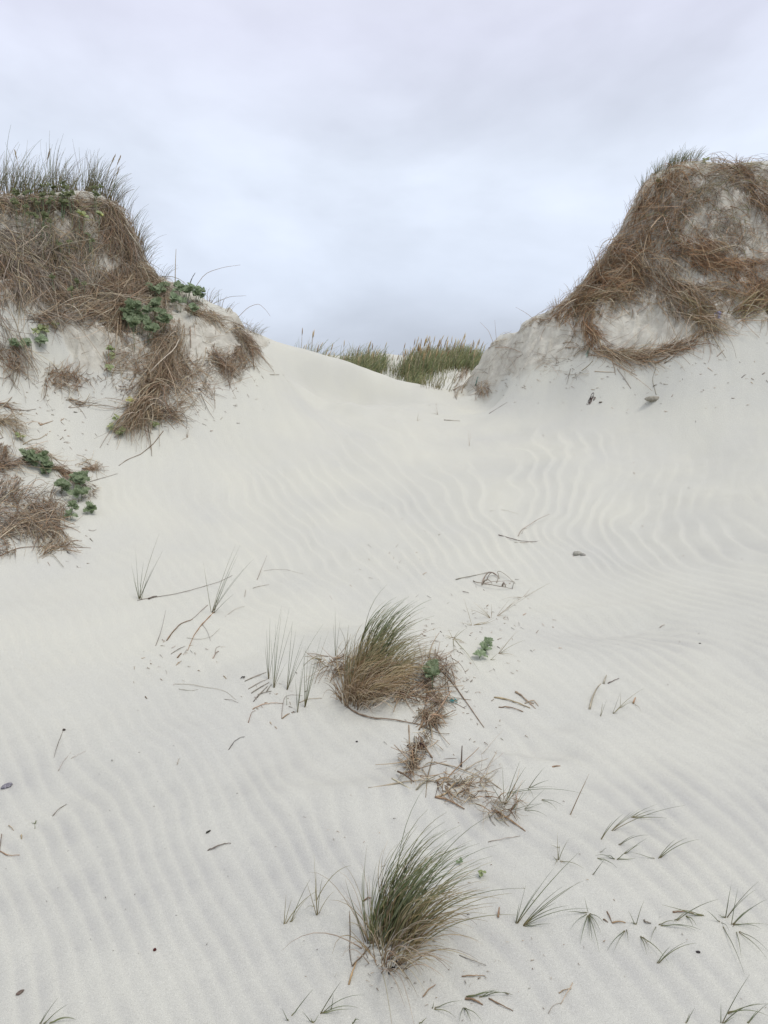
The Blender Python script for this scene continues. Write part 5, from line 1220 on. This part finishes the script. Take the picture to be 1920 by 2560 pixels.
air_stem('R1', [(640, 700), (650, 640), (668, 615)], 'short upright stem low on the flank of the right dune', .0040, C_GREY)
air_stem('R1', [(865, 400), (810, 410), (755, 440)], 'hair-thin stem arching left from the upper flank of the right dune', .0030, C_BROWN)
air_stem('R1', [(885, 350), (880, 310), (905, 265)], 'thin curly stem rising from the upper flank of the right dune', .0035, C_BROWN)

# ---------------------------------------------------------------- marram beyond the gap
def far_patch(cx, w, n, h, label, dens=1.0, heads=30, Y=19.0, tipc=C_GREEN, dz=0.0):
    y = None
    a, b = ray(cx, 920)
    x0 = float(a) * Y
    wm = w / F * Y; n = int(n * .62); h = h * .54; heads = int(heads * .55)
    root = empty('marram_clump', (x0, Y, H(x0, Y)), label, 'grass tussock', 'marram clumps beyond the gap')
    s = Strands()
    bx = x0 + rng.normal(0, .45, n) * wm; by = Y + rng.normal(0, .45, n); bz = H(bx, by) - .02
    hh = h * rng.uniform(.45, 1.0, n) * (1 - .35 * np.abs((bx - x0) / (wm + 1e-6)) ** 2).clip(.35, 1)
    lean = rng.normal(.22, .22, n)
    B = np.stack([bx, by, bz], -1); T = B + np.stack([lean * hh * 1.1, rng.normal(0, .2, n) * hh, hh * rng.uniform(.75, 1, n)], -1); M = B + np.stack([lean * hh * .25, 0 * hh, hh * .6], -1)
    s.add(bez(B, M, T, 5), blade_r(n, 5, .0065, .25), blade_c(n, 5, tipc, GOLD * .8, .3, .2))
    tag(s.build('blades', BLADE, root, root.location), kind='stuff')
    if heads:
        s = Strands()
        bx = x0 + rng.normal(0, .4, heads) * wm; by = Y + rng.normal(-.1, .4, heads); bz = H(bx, by)
        hh = h * rng.uniform(.6, 1.1, heads); ln = rng.normal(.2, .12, heads)
        B = np.stack([bx, by, bz], -1); T = B + np.stack([ln * hh, 0 * hh, hh], -1); M = (B + T) / 2 - np.stack([.1 * ln * hh, 0 * hh, 0 * hh], -1)
        s.add(bez(B, M, T, 4), np.full((heads, 4), .004), np.repeat(pick(C_STRAW, heads)[:, None], 4, 1))
        d = T - M; d /= np.linalg.norm(d, axis=1, keepdims=True)
        HH = np.stack([T - d * .03, T + d * .04, T + d * .10, T + d * .15], 1)
        s.add(HH, np.tile([.006, .014, .011, .003], (heads, 1)), np.repeat(pick(C_STRAW * [1.15, 1.1, .9], heads)[:, None], 4, 1))
        tag(s.build('seed_heads', STRAW, root, root.location), kind='stuff')
FG = np.concatenate([C_GREEN * 1.5, OLIVE * 1.45, C_GREEN * 1.25])
far_patch(760, 80, 1700, 2.0, 'farthest left clump beyond the gap with pale seed heads, half hidden by the sand crest', heads=36, Y=17.3, tipc=FG)
far_patch(850, 55, 800, 1.25, 'low grey-green clump beyond the gap between the two taller ones', heads=5, Y=18.0, tipc=FG)
far_patch(898, 60, 1700, 1.25, 'dark bushy clump beyond the gap left of the sand notch', heads=26, Y=18.8, tipc=FG)
far_patch(955, 25, 260, .75, 'small tuft beyond the gap at the edge of the sand notch', heads=4, Y=19.3, tipc=FG)
far_patch(1055, 70, 2600, 1.1, 'largest clump beyond the gap, full of golden seed heads', heads=110, Y=18.3, tipc=FG)
far_patch(1035, 45, 900, .6, 'foot of marram spilling down the sand in front of the golden clump', heads=0, Y=17.4, tipc=FG)
far_patch(1140, 60, 1700, 1.0, 'dark green clump beyond the gap next to the right dune', heads=40, Y=18.8, tipc=FG)
far_patch(1180, 40, 800, .95, 'rightmost clump beyond the gap, partly behind the right dune', heads=18, Y=18.6, tipc=FG)
for (px, py, n, h, d) in [(1075, 968, 26, .32, 'left of the small wispy tufts on the sand beyond the gap'), (1100, 970, 22, .3, 'middle of the small wispy tufts on the sand beyond the gap'), (1118, 952, 18, .3, 'right of the small wispy tufts on the sand beyond the gap'), (1010, 945, 24, .3, 'faint tuft at the sand edge beyond the crest'), (930, 905, 30, .4, 'thin tuft on the left rim of the sand notch')]:
    p = at1(px, py)
    if p[1] != p[1]: continue
    root = empty('marram_clump', p, d, 'grass tussock'); s = Strands(); P = tuft_paths(p, n, (h * .5, h), .4, (.4, 0, 0), .1, 6, .2)
    s.add(P, blade_r(n, 6, .005, .3), blade_c(n, 6, OLIVE)); tag(s.build('blades', BLADE, root, p), kind='stuff')
